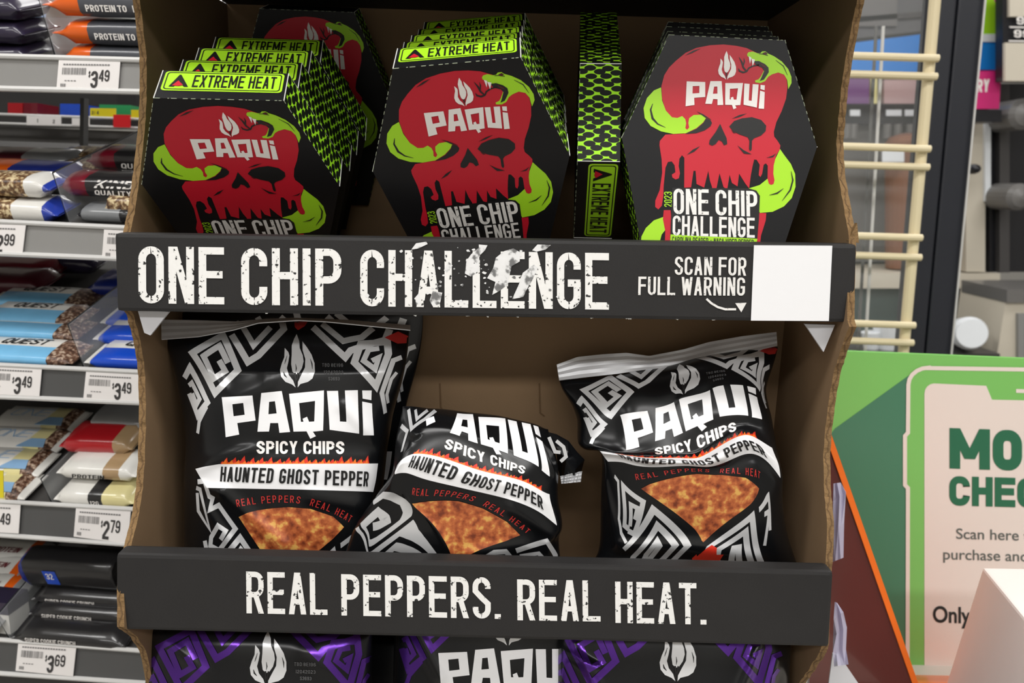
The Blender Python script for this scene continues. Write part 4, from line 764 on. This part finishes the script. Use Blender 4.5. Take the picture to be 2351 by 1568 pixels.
for i, (px, py, lf) in enumerate(((30, 1482, .0), (75, 1440, .008), (88, 1415, .014))):
    snack('cookie_crunch_bar', ('frontmost', 'second', 'rearmost')[i]+' black cookie crunch bar on the bottom snack shelf', 4, px, py, .12, .04, .017, [(1, 'w_wblack')], lf, txt=[('SUPER COOKIE CRUNCH', 'front', .14, .0085, .58, .0048, .45, .13, PT, .2), ('MEAL REPLACEMENT BAR', 'front', .25, .0025, .56, .003, .45, .1, 'silver_txt' if False else 'w_silver', .1)], group='black cookie crunch bars')
ob = snack('cookie_crunch_carton', 'open black carton of cookie bars with a blue square at the back', 4, 88, 1398, .1, .03, .036, [(.05, 'w_deepblue'), (1, 'w_wblack')], .03, txt=[('32', 'front', .285, .016, .36, .008, .45, .13, PT, 0)], cat='carton', taper=False)
decal('blue_square', tris([[[(.026, .009), (.04, .009), (.04, .027), (.026, .027)]]]), lambda x, y, h: np.stack([x, -.0152-h, y], 1), 'w_royal', ob, .0001, keep=False)
for i, (px, py) in enumerate(((-150, 1465), (-105, 1410), (-80, 1365), (-50, 1330))):
    snack('orange_trim_bar', ('frontmost', 'second', 'third', 'rearmost')[i]+' white wrapped bar with orange end left of the black bars', 4, px, py, .075, .04, .018, [(.72, 'w_offwhite'), (.86, 'w_orange'), (1, 'w_greypack')], .008, txt=[('PROTEIN', 'top', .15, -.004, .6, .007, .5, .13, 'w_burgundy', .2)], group='orange trimmed bars')
cb = fx(-40, 1462); MB().box((-.01, .004, 0), (.0235, .03, .033), 'w_offwhite', np.stack([HX, HE, (0, 0, 1)], 1), cb+HE*.004).box((-.0102, .0035, .021), (.0238, .0305, .034), 'w_purple_dark', np.stack([HX, HE, (0, 0, 1)], 1), cb+HE*.004).build('small_carton', None)
tag(bpy.data.objects['small_carton'], 'small white and purple carton at the left end of the bottom snack shelf', 'carton')
# clear dividers
def divider(k, b, t, tb, h, label):
    f0, hx, dd, ez = SH[k]; P = on_shelf(k, *b); q = [P, P+dd*.18, P+dd*.18+ez*h, P+ez*h]
    o = empty('shelf_divider', tuple(P), label, 'divider', 'clear shelf dividers'); MB().prism(q, [p+hx*.0018 for p in q], 'clear').build('clear_sheet', o)
    MB().tube([q[0], q[3], q[2]], .0007, 'clear_edge', 6).build('divider_edge', o)
divider(0, (127, 130), 0, 0, .062, 'clear plastic divider left of the orange bars'); divider(1, (158, 512), 0, 0, .045, 'clear plastic divider between nut bars and fruit bars')
divider(2, (193, 846), 0, 0, .045, 'clear plastic divider between the pale blue and royal blue bars'); divider(3, (120, 1157), 0, 0, .03, 'clear plastic divider right of the white protein bars'); divider(4, (24, 1470), 0, 0, .035, 'clear plastic divider left of the black cookie bars')
# price tags
def price_tag(q, big, cents, label, right=False):
    H = homog([(0, 0), (1, 0), (1, 1), (0, 1)], q); plane = lambda x, y, h: at_plane(*H(x, y), FP-HE*(.0024+h), HE)
    c = plane(np.array([.5]), np.array([.5]), 0)[0]; o = empty('price_tag', tuple(c), label, 'price tag', 'price tags on the snack fixture')
    f = [at_plane(px, py, FP-HE*.0022, HE) for px, py in q]; MB().prism(f, [p+HE*.0006 for p in f], 'tag_white').build('card', o)
    V = lambda pol, m, n: decal(n, tris(pol), lambda x, y, h: np.stack([at_plane(*H(a, b), FP-HE*(.0022+cc), HE) for a, b, cc in zip(x, y, h)]), m, o, .0003)
    rb = random.Random(len(label)); x = .07; bars = []
    while x < .46: w = rb.choice((.004, .007, .011)); bars.append([[(x, .26), (x+w, .26), (x+w, .50), (x, .50)]]); x += w+rb.choice((.005, .008, .012))
    tag(V(bars, 'bar_ink', 'barcode'), kind='stuff')
    rows = [[[(.08+.045*i, .12), (.115+.045*i, .12), (.115+.045*i, .17), (.08+.045*i, .17)]] for i in range(17)]+[[[(.12+.05*i, .7), (.155+.05*i, .7), (.155+.05*i, .73), (.12+.05*i, .73)]] for i in range(4)]+[[[(.06+.03*i, .82), (.08+.03*i, .82), (.08+.03*i, .93), (.06+.03*i, .93)]] for i in range(3)]
    tag(V(rows, 'bar_ink', 'small_print'), kind='stuff')
    V(text('$', (.505, .58), (.535, .58), .2, .4, .14, up=(0, -1))+text(big, (.545, .96), (.66, .96), .60, .5, .17, up=(0, -1))+text(cents, (.675, .72), (.845, .72), .40, .5, .15, up=(0, -1)), 'tag_ink', 'price_lettering')
price_tag([(135, 138), (276, 140), (271, 206), (129.5, 203)], '3', '49', '3.49 price tag on the top shelf rail below the orange bars')
price_tag([(-80, 512), (59, 517), (51, 584), (-88, 579)], '2', '99', '2.99 price tag at the left of the second shelf rail')
price_tag([(239, 527), (370, 533), (366, 600), (234, 591)], '2', '29', 'price tag on the second rail partly hidden by the cardboard display')
price_tag([(-35, 838), (96, 844.5), (90, 910), (-42, 904)], '3', '49', '3.49 price tag under the pale blue cookie bars')
price_tag([(197.5, 853.5), (321, 860), (321, 924), (191, 916)], '3', '49', '3.49 price tag under the royal blue bars')
price_tag([(-90, 1151), (47, 1159), (42.5, 1225), (-94, 1217)], '3', '49', 'price tag ending in 49 under the white protein bars')
price_tag([(174.5, 1165), (300, 1173.5), (294, 1248), (169, 1232)], '2', '79', '2.79 price tag under the cereal bars')
price_tag([(42, 1475), (175, 1484), (167.5, 1553), (35.5, 1540)], '3', '69', '3.69 price tag under the black cookie crunch bars')
# things on the shelf farther back, seen through the gap
YB = .62
def card(name, q, Y, m, label, cat, group=None, th=.004, txt=None):
    f = [at(px, py, Y) for px, py in q]; o = empty(name, tuple(f[-1]), label, cat, group)
    MB().prism(f, [p+np.array([0, th, 0]) for p in f], m).build('body', o)
    if txt:
        H = homog([(0, 0), (1, 0), (1, 1), (0, 1)], [q[0], q[1], q[2], q[3]])
        for pol, mm in txt: decal('lettering', tris(pol), lambda x, y, h: np.stack([at(*H(a, b), Y-c) for a, b, c in zip(x, y, h)]), mm, o, .0004)
    return o
R4 = lambda x0, y0, x1, y1: [(x0, y0), (x1, y0+.02*(x1-x0)), (x1, y1+.02*(x1-x0)), (x0, y1)]
for i, (x0, y0, x1, y1, m, lb) in enumerate(((18, 236, 52, 262, 'redpack', 'left red carton behind the wire rail'), (54, 236, 86, 262, 'burgundy', 'right red carton behind the wire rail'), (138, 238, 190, 266, 'royal', 'blue carton behind the wire rail'), (228, 240, 300, 270, None, 'green carton behind the wire rail'))):
    card('far_carton', R4(x0, y0, x1, y1), YB+.03, 'w_'+m if m else mat('w_green', S(40, 140, 84), .4), lb, 'carton', 'cartons on the far shelf', .05)
yt = [(text('2', (.06, .72), (.13, .72), .4, .5, .16, up=(0, -1))+text('/', (.16, .72), (.2, .72), .4, .4, .14, up=(0, -1))+text('4', (.25, .72), (.33, .72), .4, .5, .16, up=(0, -1)), 'tag_ink')]
card('sale_tag', R4(207, 248, 266, 268), YB-.004, 'w_yellow', 'yellow 2 for 4 sale tag on the wire rail', 'price tag', 'tags on the far wire rail', .001, yt); card('sale_tag', R4(301, 252, 340, 270), YB-.004, 'w_yellow', 'yellow sale tag cut off by the cardboard display', 'price tag', 'tags on the far wire rail', .001)
card('far_tag', R4(61, 266, 140, 287), YB-.008, 'tag_white', 'wide white price strip on the far wire rail', 'price tag', 'tags on the far wire rail', .001, [(text('1', (.3, .7), (.33, .7), .4, .5, .16, up=(0, -1))+text('2', (.76, .75), (.82, .75), .4, .5, .16, up=(0, -1)), 'tag_ink')])
card('far_tag', R4(165, 271, 205, 288), YB-.008, 'tag_white', 'short white price strip on the far wire rail', 'price tag', 'tags on the far wire rail', .001)
card('red_sign', R4(260, 263, 299, 292), YB-.012, mat('sign_red', S(214, 28, 36), .4), 'small red sign clipped on the far wire rail', 'sign', None, .001)
wr = empty('wire_rail', tuple(at(150, 290, YB)), 'thin white double wire rail of the far shelf', 'rail')
for a, b in (((-60, 260), (420, 277)), ((-60, 281), (420, 297))): MB().tube([at(*a, YB-.006), at(*b, YB-.006)], .0016, 'bead_white', 8).build('wire', wr)
card('fixture_post', [(184, 225), (193, 225), (191, 345), (182, 345)], .45, 'rail_dark', 'slim grey upright behind the second snack shelf', 'post', None, .01)
fsh = card('far_shelf', [(-80, 288), (440, 306), (440, 360), (-80, 345)], YB+.01, 'deck_grey', 'dark far shelf edge under the wire rail', 'shelf', None, .2)
f = [at(px, py, YB+.2) for px, py in [(-120, 180), (460, 190), (460, 300), (-120, 290)]]; MB().prism(f, [p+np.array([0, .01, 0]) for p in f], 'w_wblack').build('back_sheet', fsh)
card('clip_flag', [(-40, 1078), (7, 1081), (8, 1143), (-40, 1140)], .19, 'w_yellow', 'yellow flag tag at the left edge by the white bars', 'price tag', None, .0008)
card('hanging_card', [(74, -20), (106, -20), (104, 60), (71, 58)], .30, mat('card_blue', S(168, 192, 226), .5), 'pale blue card in a clear holder above the dark snack bags', 'card', None, .001)
# ------------------------------------------------------------------ right side: sign, holder, rack, drinks counter
ZS = lambda pts: [(1880+x/2.0425, 800+y/2.0425) for x, y in pts]
mat('sign_light', S(122, 190, 98), .4); mat('sign_dark', S(70, 124, 96), .4); mat('sign_cream', S(226, 214, 206), .5); mat('sign_text', S(38, 104, 74), .5)
mat('acrylic_orange', S(246, 116, 34), .3); mat('acrylic_orange_shade', S(92, 34, 28), .18, coat=.5); mat('carton_white', S(238, 226, 222), .5, var=.02); mat('ink_grey', S(92, 96, 92), .6)
SY = .30
sgn = empty('checkout_sign', tuple(at(2150, 1568, SY)), 'green mobile checkout sign with phone outline right of the cardboard display', 'sign')
f = [at(px, py, SY) for px, py in ((1930, 806), (2560, 832), (2520, 1640), (1890, 1620))]; f[2][2] = f[3][2] = Z0-.419; f[2][0] = f[1][0]; f[3][0] = f[0][0]; MB().prism(f, [p+np.array([0, .006, 0]) for p in f], 'sign_light').build('board', sgn)
def sdec(n, pol, m, off): return decal(n, tris(pol), lambda x, y, h: at(1880+x/2.0425, 800+y/2.0425, SY-h), m, sgn, off)
sdec('dark_field', [[[(420, 128), (75, 376), (40, 420), (60, 1640), (480, 1640), (480, 128)]]], 'sign_dark', .0003)
ph = [(1400, 105)]+[(515, 92)]+arc(515, 170, 95, 80, 270, 180, 6)+[(418, 395), (404, 410), (404, 640), (418, 655), (416, 1640)]
sdec('phone_case', [[ph+[(1400, 1640)]]], 'sign_light', .0006)
sdec('phone_outline', stroke(ph, 19), 'sign_cream', .0009)
sdec('phone_screen', [[[(495, 1536), (495, 215)]+arc(540, 212, 45, 48, 180, 270, 5)+[(785, 175), (812, 240), (1400, 252), (1400, 1570)]]], 'sign_cream', .0009)
sdec('speaker_bar', [[[(925, 190), (1300, 200), (1300, 218), (925, 208)]]], 'sign_cream', .0009)
sdec('headline_lettering', text('MOBILE', (613, 563), (1468, 592), 190, .74, .27, .07, up=(0, -1))+text('CHECKOUT', (612, 736), (1454, 760), 138, .72, .24, .07, up=(0, -1)), 'sign_text', .0013)
def font_tris(s, x, y, cap, bold=0., slope=.03, wf=1.08):
    cu = bpy.data.curves.new('t', 'FONT'); cu.body = s; cu.offset = bold; ob_ = bpy.data.objects.new('t', cu); COL.objects.link(ob_)
    dg = bpy.context.evaluated_depsgraph_get(); me = bpy.data.meshes.new_from_object(ob_.evaluated_get(dg)); V = np.array([(v.co.x, v.co.y) for v in me.vertices]); Fc = [tuple(p.vertices) for p in me.polygons]
    bpy.data.objects.remove(ob_); bpy.data.curves.remove(cu); bpy.data.meshes.remove(me); k = cap/.66
    P = np.stack([x+V[:, 0]*k*wf, y-V[:, 1]*k+slope*V[:, 0]*k], 1); return P, np.zeros(len(P), int), Fc
for s, x, y, cp, bd, m in (('Scan here to', 642, 892, 46, .008, 'ink_grey'), ('purchase and', 580, 988, 46, .008, 'ink_grey'), ('Only', 533, 1282, 70, .022, 'ink_black')):
    decal('small_lettering', font_tris(s, x, y, cp, bd, wf=.84 if s == 'Only' else 1.08), lambda x, y, h: at(1880+x/2.0425, 800+y/2.0425, SY-h), m, sgn, .0013)
hol = empty('acrylic_holder', tuple(at(1980, 1568, .2)), 'orange acrylic holder beside the display, its side coloured maroon for shade', 'holder')
q = [(1885, 930), (1911, 1003), (2112, 1580), (2140, 1660), (1860, 1660)]; f = [at(px, py, .16) for px, py in q]; f[3][2] = f[4][2] = Z0-.419
MB().prism(f, [p+np.array([.0, .004, 0]) for p in f], 'acrylic_orange_shade').build('side_sheet', hol)  # maroon puts the shade of the orange acrylic into the side's colour
e = [at(px, py, .158) for px, py in ((1880, 910), (1909, 998), (2108, 1568), (2140, 1662))]; mb = MB()
for a, b in zip(e[:-1], e[1:]): mb.prism([a, b, b+np.array([-.0052, .0, 0]), a+np.array([-.0052, .0, 0])], [a+np.array([0, .09, .004]), b+np.array([0, .09, .004]), b+np.array([-.0052, .09, .004]), a+np.array([-.0052, .09, .004])], 'acrylic_orange')
mb.build('orange_edge', hol); f = [at(px, py, Y) for px, py, Y in ((2090, 1568, .16), (2260, 1568, .16), (2260, 1552, .29), (2095, 1548, .29))]
MB().prism(f, [p-np.array([0, 0, .004]) for p in f], 'acrylic_orange').build('orange_base', hol)
# crumpled clear wrap between display and holder; second film imitates the holder's reflection
mat('wrap_reflection_film', S(214, 212, 236), .15, alpha=.55, spec=.8); rw = random.Random(3)
def wrap(name, outline, Y, label):
    o = empty(name, tuple(at(*outline[-1], Y)), label, 'plastic wrap'); G = []
    L_, R_ = outline[:len(outline)//2], outline[len(outline)//2:][::-1]
    for a, b in zip(L_, R_): G.append([at(a[0]+(b[0]-a[0])*t, a[1]+(b[1]-a[1])*t, Y+rw.uniform(-.006, .004)) for t in np.linspace(0, 1, 5)])
    MB().grid(np.array(G), 'wrap_reflection_film').build('film', o, solid=.0004)
wrap('wrap_and_reflection', [(1917, 1382), (1914, 1420), (1913, 1460), (1912, 1498), (1915, 1530), (1948, 1525), (1942, 1490), (1944, 1440), (1936, 1405), (1922, 1384)], .08, 'crumpled clear plastic wrap at the right end of the lower lip')
wrap('wrap_and_reflection', [(1914, 1110), (1913, 1150), (1912, 1220), (1912, 1290), (1936, 1280), (1938, 1200), (1942, 1130), (1930, 1108)], .14, 'film streak imitating a lavender reflection on the holder beside the right side panel')
# white carton in the lower right corner
wc = empty('white_carton', tuple(at(2300, 1568, .02)), 'plain white carton in the lower right corner in front of the sign', 'carton')
A0 = at(2257, 1303, .16); B0 = at(2390, 1465, .03); C1 = at(2520, 1308, .17); D1 = B0+(C1-A0); top = [A0, B0, D1, C1]
MB().prism(top, [p+np.array([(-.022 if k < 2 else 0), 0, -.16]) for k, p in enumerate(top)], 'carton_white').build('carton_body', wc, bevel=.002)
lf = empty('paper_sheet', tuple(at(1940, 1568, .1)), 'grey paper sheet edge at the bottom right of the display', 'paper'); f = [at(px, py, .1) for px, py in ((1912, 1500), (1926, 1503), (1985, 1590), (1900, 1590))]; MB().prism(f, [p+np.array([0, .001, 0]) for p in f], 'gusset_white').build('sheet', lf)
# cream wire rack
mat('rack_cream', S(222, 208, 172), .4); RY = .62
rk = empty('wire_rack', tuple(at(2080, 808, RY)), 'cream wire rack with paired bars right of the display', 'rack')
gnd = lambda p: p*np.array([1, 1, 0])+np.array([0, 0, .002])
MB().tube([at(2152, -60, RY+.01), at(2066, 900, RY+.01), gnd(at(2066, 900, RY+.01))], .0072, 'rack_cream', 12).build('upright', rk); MB().tube([at(1800, -60, RY+.01), at(1760, 900, RY+.01), gnd(at(1760, 900, RY+.01))], .0072, 'rack_cream', 12).build('upright', rk)
for y, xe in ((131, 2150), (173, 2146), (339, 2131), (381, 2128), (543, 2112), (588, 2110), (744, 2096), (784, 2092)): MB().tube([at(1780, y-8, RY), at(xe+4, y+3, RY)], .0050, 'rack_cream', 10).build('rack_bar', rk)
ac = empty('acrylic_sheet', tuple(at(2000, 800, RY+.05)), 'clear plastic sheet leaning behind the cream rack', 'panel'); f = [at(px, py, RY+.04) for px, py in ((1760, -40), (2128, -40), (2060, 860), (1740, 860))]; MB().prism(f, [p+np.array([0, .002, 0]) for p in f], mat('clear_sheet', (.9, .94, .95, 1), .08, alpha=.05)).build('sheet', ac)
for x0, x1 in ((2028, 1985), (2012, 1968)): MB().tube([at(x0, 60, RY+.05), at(x1, 830, RY+.05)], .0022, 'bead_white' if x0 > 2020 else 'rail_dark', 6).build('sheet_edge', ac)
# black post
mat('post_black', S(34, 36, 44), .45, bump=.1, bscale=600)
ps = empty('black_post', tuple(at(2140, 900, .75)), 'wide black upright post beside the cream rack', 'post')
for (a, b, c, d), th in ((((2163, -60), (2203, -60), (2112, 920), (2078, 920)), .05), (((2207, -60), (2268, -60), (2174, 920), (2116, 920)), .06)):
    f = [at(px, py, .75) for px, py in (a, b, c, d)]; f = f[:2]+[f[2], gnd(f[2]), gnd(f[3]), f[3]]; MB().prism(f, [p+np.array([0, th, 0]) for p in f], 'post_black').build('post_face', ps, bevel=.003)
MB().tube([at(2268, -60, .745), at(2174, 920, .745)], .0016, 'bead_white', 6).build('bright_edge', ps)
# drinks counter far behind
for n_, c_, r_ in (('steel', (112, 110, 108), .3), ('steel_dark', (70, 68, 68), .35), ('beige', (206, 198, 182), .5), ('counter_grey', (140, 140, 138), .4), ('dark_green', (54, 74, 70), .5), ('magenta', (206, 40, 140), .4), ('hot_pink', (204, 40, 116), .4), ('slush_green', (164, 222, 40), .4), ('poster_blue', (30, 130, 216), .4), ('poster_purple', (118, 74, 130), .4), ('poster_pink', (190, 160, 160), .4), ('barrel_brown', (128, 84, 60), .5), ('machine_black', (30, 30, 34), .3), ('cup_white', (232, 236, 240), .4), ('wall_dark', (96, 96, 98), .6)):
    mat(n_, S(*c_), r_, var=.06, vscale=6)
def blk(name, q, Y, th, m, parent=None, bevel=0.):
    f = [at(px, py, Y) for px, py in q]; return MB().prism(f, [p+np.array([0, th, 0]) for p in f], m).build(name, parent, bevel=bevel)
def blkz(name, q, Y, th, m, parent):
    f = [at(px, py, Y) for px, py in q]; f[2] = gnd(f[1]); f[3] = gnd(f[0]); return MB().prism(f, [p+np.array([0, th, 0]) for p in f], m).build(name, parent)
R5 = lambda x0, y0, x1, y1: [(x0, y0), (x1, y0), (x1, y1), (x0, y1)]
ZC = at(2000, 628, 1.75)[2]
def pyz(px, Y): return proj((at(px, 600, Y)[0], Y, ZC+.012))[1]
dm = empty('drink_dispenser', tuple(at(2000, 640, 2.0)), 'steel drinks dispenser with posters seen through the cream rack', 'machine')
blk('machine_body', R5(1700, 130, 2185, pyz(2000, 2.0)), 2.0, .3, 'steel', dm); blk('header_panel', [(1700, 130), (2185, 70), (2185, 165), (1700, 180)], 1.96, .04, 'poster_blue', dm); blk('black_band', R5(1700, 238, 2185, 285), 1.96, .04, 'machine_black', dm)
for q, m in ((R5(1925, 180, 1996, 238), 'poster_purple'), (R5(2000, 170, 2014, 238), 'cream_y'), (R5(2030, 183, 2140, 238), 'poster_pink')): blk('poster', q, 1.96, .02, mat('cream_y', S(222, 214, 150), .5) if m == 'cream_y' else m, dm)
for x in (1945, 1960, 2038, 2062, 2090): MB().tube([at(x, 285, 1.95), at(x-2, 318, 1.95)], .012, 'steel', 10).build('nozzle', dm)
for x0, x1 in ((1952, 1975), (2035, 2070), (2078, 2100)): blk('button_label', R5(x0, 252, x1, 266), 1.955, .004, 'cup_white', dm)
br = empty('brown_urn', tuple(at(2076, 400, 1.8)), 'brown round drinks urn on the counter behind the rack', 'urn'); MB().tube([at(2076, pyz(2076, 1.85)-1, 1.85), at(2076, 325, 1.85), at(2076, 312, 1.85), at(2076, 306, 1.85)], [.052, .052, .04, .012], 'barrel_brown', 24).build('urn_body', br, smooth=True); blk('urn_label', R5(2026, 345, 2076, 372), 1.79, .004, 'cup_white', br)
uc = empty('upper_cabinet', tuple(at(2000, 100, 2.2)), 'dark upper cabinet above the drinks dispenser', 'cabinet'); blk('cabinet_body', [(1700, -160), (2200, -160), (2200, 62), (1700, 118)], 2.1, .5, 'wall_dark', uc); blk('cabinet_trim', [(1700, 60), (2200, 20), (2200, 32), (1700, 72)], 2.09, .01, 'steel_dark', uc); blk('cabinet_panel', R5(1960, -60, 2060, 60), 2.09, .01, 'steel', uc)
ct = empty('drinks_counter', tuple(at(2050, 800, 1.8)), 'grey drinks counter behind the rack and post', 'counter'); blk('counter_top', R5(1650, 628, 2296, 662), 1.75, .6, 'beige', ct); blkz('counter_front', R5(1650, 662, 2280, 980), 1.8, .5, 'dark_green', ct); blk('counter_drawer', R5(2186, 664, 2296, 722), 1.77, .03, 'machine_black', ct)  # counter front in plain dark green
for i, (x, y, r) in enumerate(((2035, 776, 30), (2000, 784, 22), (2084, 786, 20))):
    c = empty('paper_cup', tuple(at(x, y+r, 1.5)), ('largest', 'leftmost', 'smallest')[i]+' white cup on the ledge behind the cream rack', 'cup', 'white cups'); MB().tube([at(x, y+r, 1.5), at(x, y-r, 1.5)], [r*.7/900, r/900], 'cup_white', 18).build('cup_body', c, smooth=True)
lg = empty('cup_ledge', tuple(at(2050, 900, 1.5)), 'low ledge below the counter holding white cups', 'shelf'); blk('ledge_top', R5(1700, 812, 2296, 828), 1.44, .3, 'steel_dark', lg); blkz('ledge_front', R5(1700, 828, 2290, 980), 1.45, .2, 'wall_dark', lg)
cl = empty('lidded_cup_stack', tuple(at(2232, 806, 1.4)), 'big white cup end lying between black post and cream cabinet', 'cup'); MB().tube([at(2205, 762, 1.55), at(2226, 765, 1.42), at(2232, 766, 1.4)], [.036, .041, .035], 'cup_white', 24).build('cup_body', cl, smooth=True)
mp = empty('slush_poster', tuple(at(2285, 165, 1.7)), 'magenta poster with green dome slush cup above the drinks counter', 'poster'); blk('poster_sheet', [(2240, -60), (2318, -60), (2306, 168), (2236, 168)], 1.70, .01, 'magenta', mp)
blk('dome', [(2236, 80), (2236, -40), (2275, -20), (2288, 15), (2295, 50), (2297, 80)], 1.695, .004, 'slush_green', mp); blk('cup_rim', R5(2236, 78, 2298, 96), 1.692, .004, 'cup_white', mp); blk('cup_side', [(2236, 96), (2296, 96), (2291, 160), (2236, 160)], 1.695, .004, 'poster_blue', mp)
pk = card('pink_sign', [(2232, 164), (2299, 163), (2294, 250), (2228, 250)], 1.66, 'hot_pink', 'pink sign with white letters RY beside the black post', 'sign', None, .01, [(text('RY', (.18, .55), (.62, .55), .34, .55, .2, .06, up=(0, -1)), 'print_white')]); blk('sign_base', R5(2230, 252, 2300, 280), 1.66, .05, 'machine_black', pk)
cm = empty('coffee_machine', tuple(at(2330, 640, 1.7)), 'black coffee machine with steel domes at the right edge', 'machine'); blk('machine_case', R5(2272, 192, 2480, pyz(2300, 1.78)), 1.78, .18, 'machine_black', cm); blk('front_frame', R5(2295, 192, 2318, pyz(2300, 1.76)), 1.76, .03, 'steel_dark', cm); blk('side_column', R5(2218, 284, 2262, pyz(2240, 1.76)), 1.76, .06, 'beige', cm); blk('light_strip', R5(2262, 284, 2275, 462), 1.75, .05, 'cup_white', cm)
for (x, y, r) in ((2350, 262, 34), (2340, 452, 30), (2238, 388, 11)):
    c0 = at(x, y, 1.66); s = r*2.1/1750; MB().tube([c0+np.array([0, .1, 0]), c0, c0+np.array([0, -.012, 0]), c0+np.array([0, -.02, 0])], [s, s, s*.75, s*.2], 'steel' if r > 20 else 'machine_black', 20).build('dome' if r > 20 else 'knob', cm, smooth=True)
mb_ = empty('menu_board', tuple(at(2330, 186, 1.6)), 'black menu board with beige panels and white prices at the right edge', 'menu board'); blk('board', R5(2302, -60, 2480, 186), 1.62, .03, 'machine_black', mb_); blk('beige_panel', R5(2318, -60, 2480, 38), 1.61, .01, 'beige', mb_); blk('beige_panel', R5(2308, 98, 2480, 186), 1.61, .01, 'beige', mb_)
decal('price_lettering', tris(text('99', (2334, 56), (2372, 57), 18, .5, .16, up=(0, -1))+text('99', (2328, 86), (2366, 87), 18, .5, .16, up=(0, -1))+stroke([(2318, 62), (2400, 64)], 3)+stroke([(2316, 94), (2400, 95)], 3)), lambda x, y, h: at(x, y, 1.61-h), 'print_white', mb_, .002)
kc = empty('cream_cabinet', tuple(at(2340, 900, 1.5)), 'cream cabinet with grey door at the right edge above the sign', 'cabinet'); blkz('cabinet_body', R5(2312, 672, 2500, 980), 1.5, .2, 'beige', kc); blk('cabinet_top', R5(2312, 665, 2500, 695), 1.49, .2, 'steel', kc); blk('grey_door', R5(2338, 720, 2500, 980), 1.49, .02, 'counter_grey', kc)
# ceiling lamp housings
mat('lamp_frame', S(230, 230, 230), .5)
for i, (x, y, k) in enumerate(LAMPS):
    o = empty('ceiling_lamp', (x, y, 2.75), 'long ceiling lamp, number %s along its row, %s' % (('one', 'two', 'three')[i % 3], ('over the aisle', 'behind the photographer', 'over the snack fixture', 'over the drinks counter')[i//3]), 'ceiling lamp', 'ceiling lamps'); MB().box((x-.6, y-.16, 2.69), (x+.6, y+.16, 2.75), 'lamp_frame').build('lamp_housing', o)
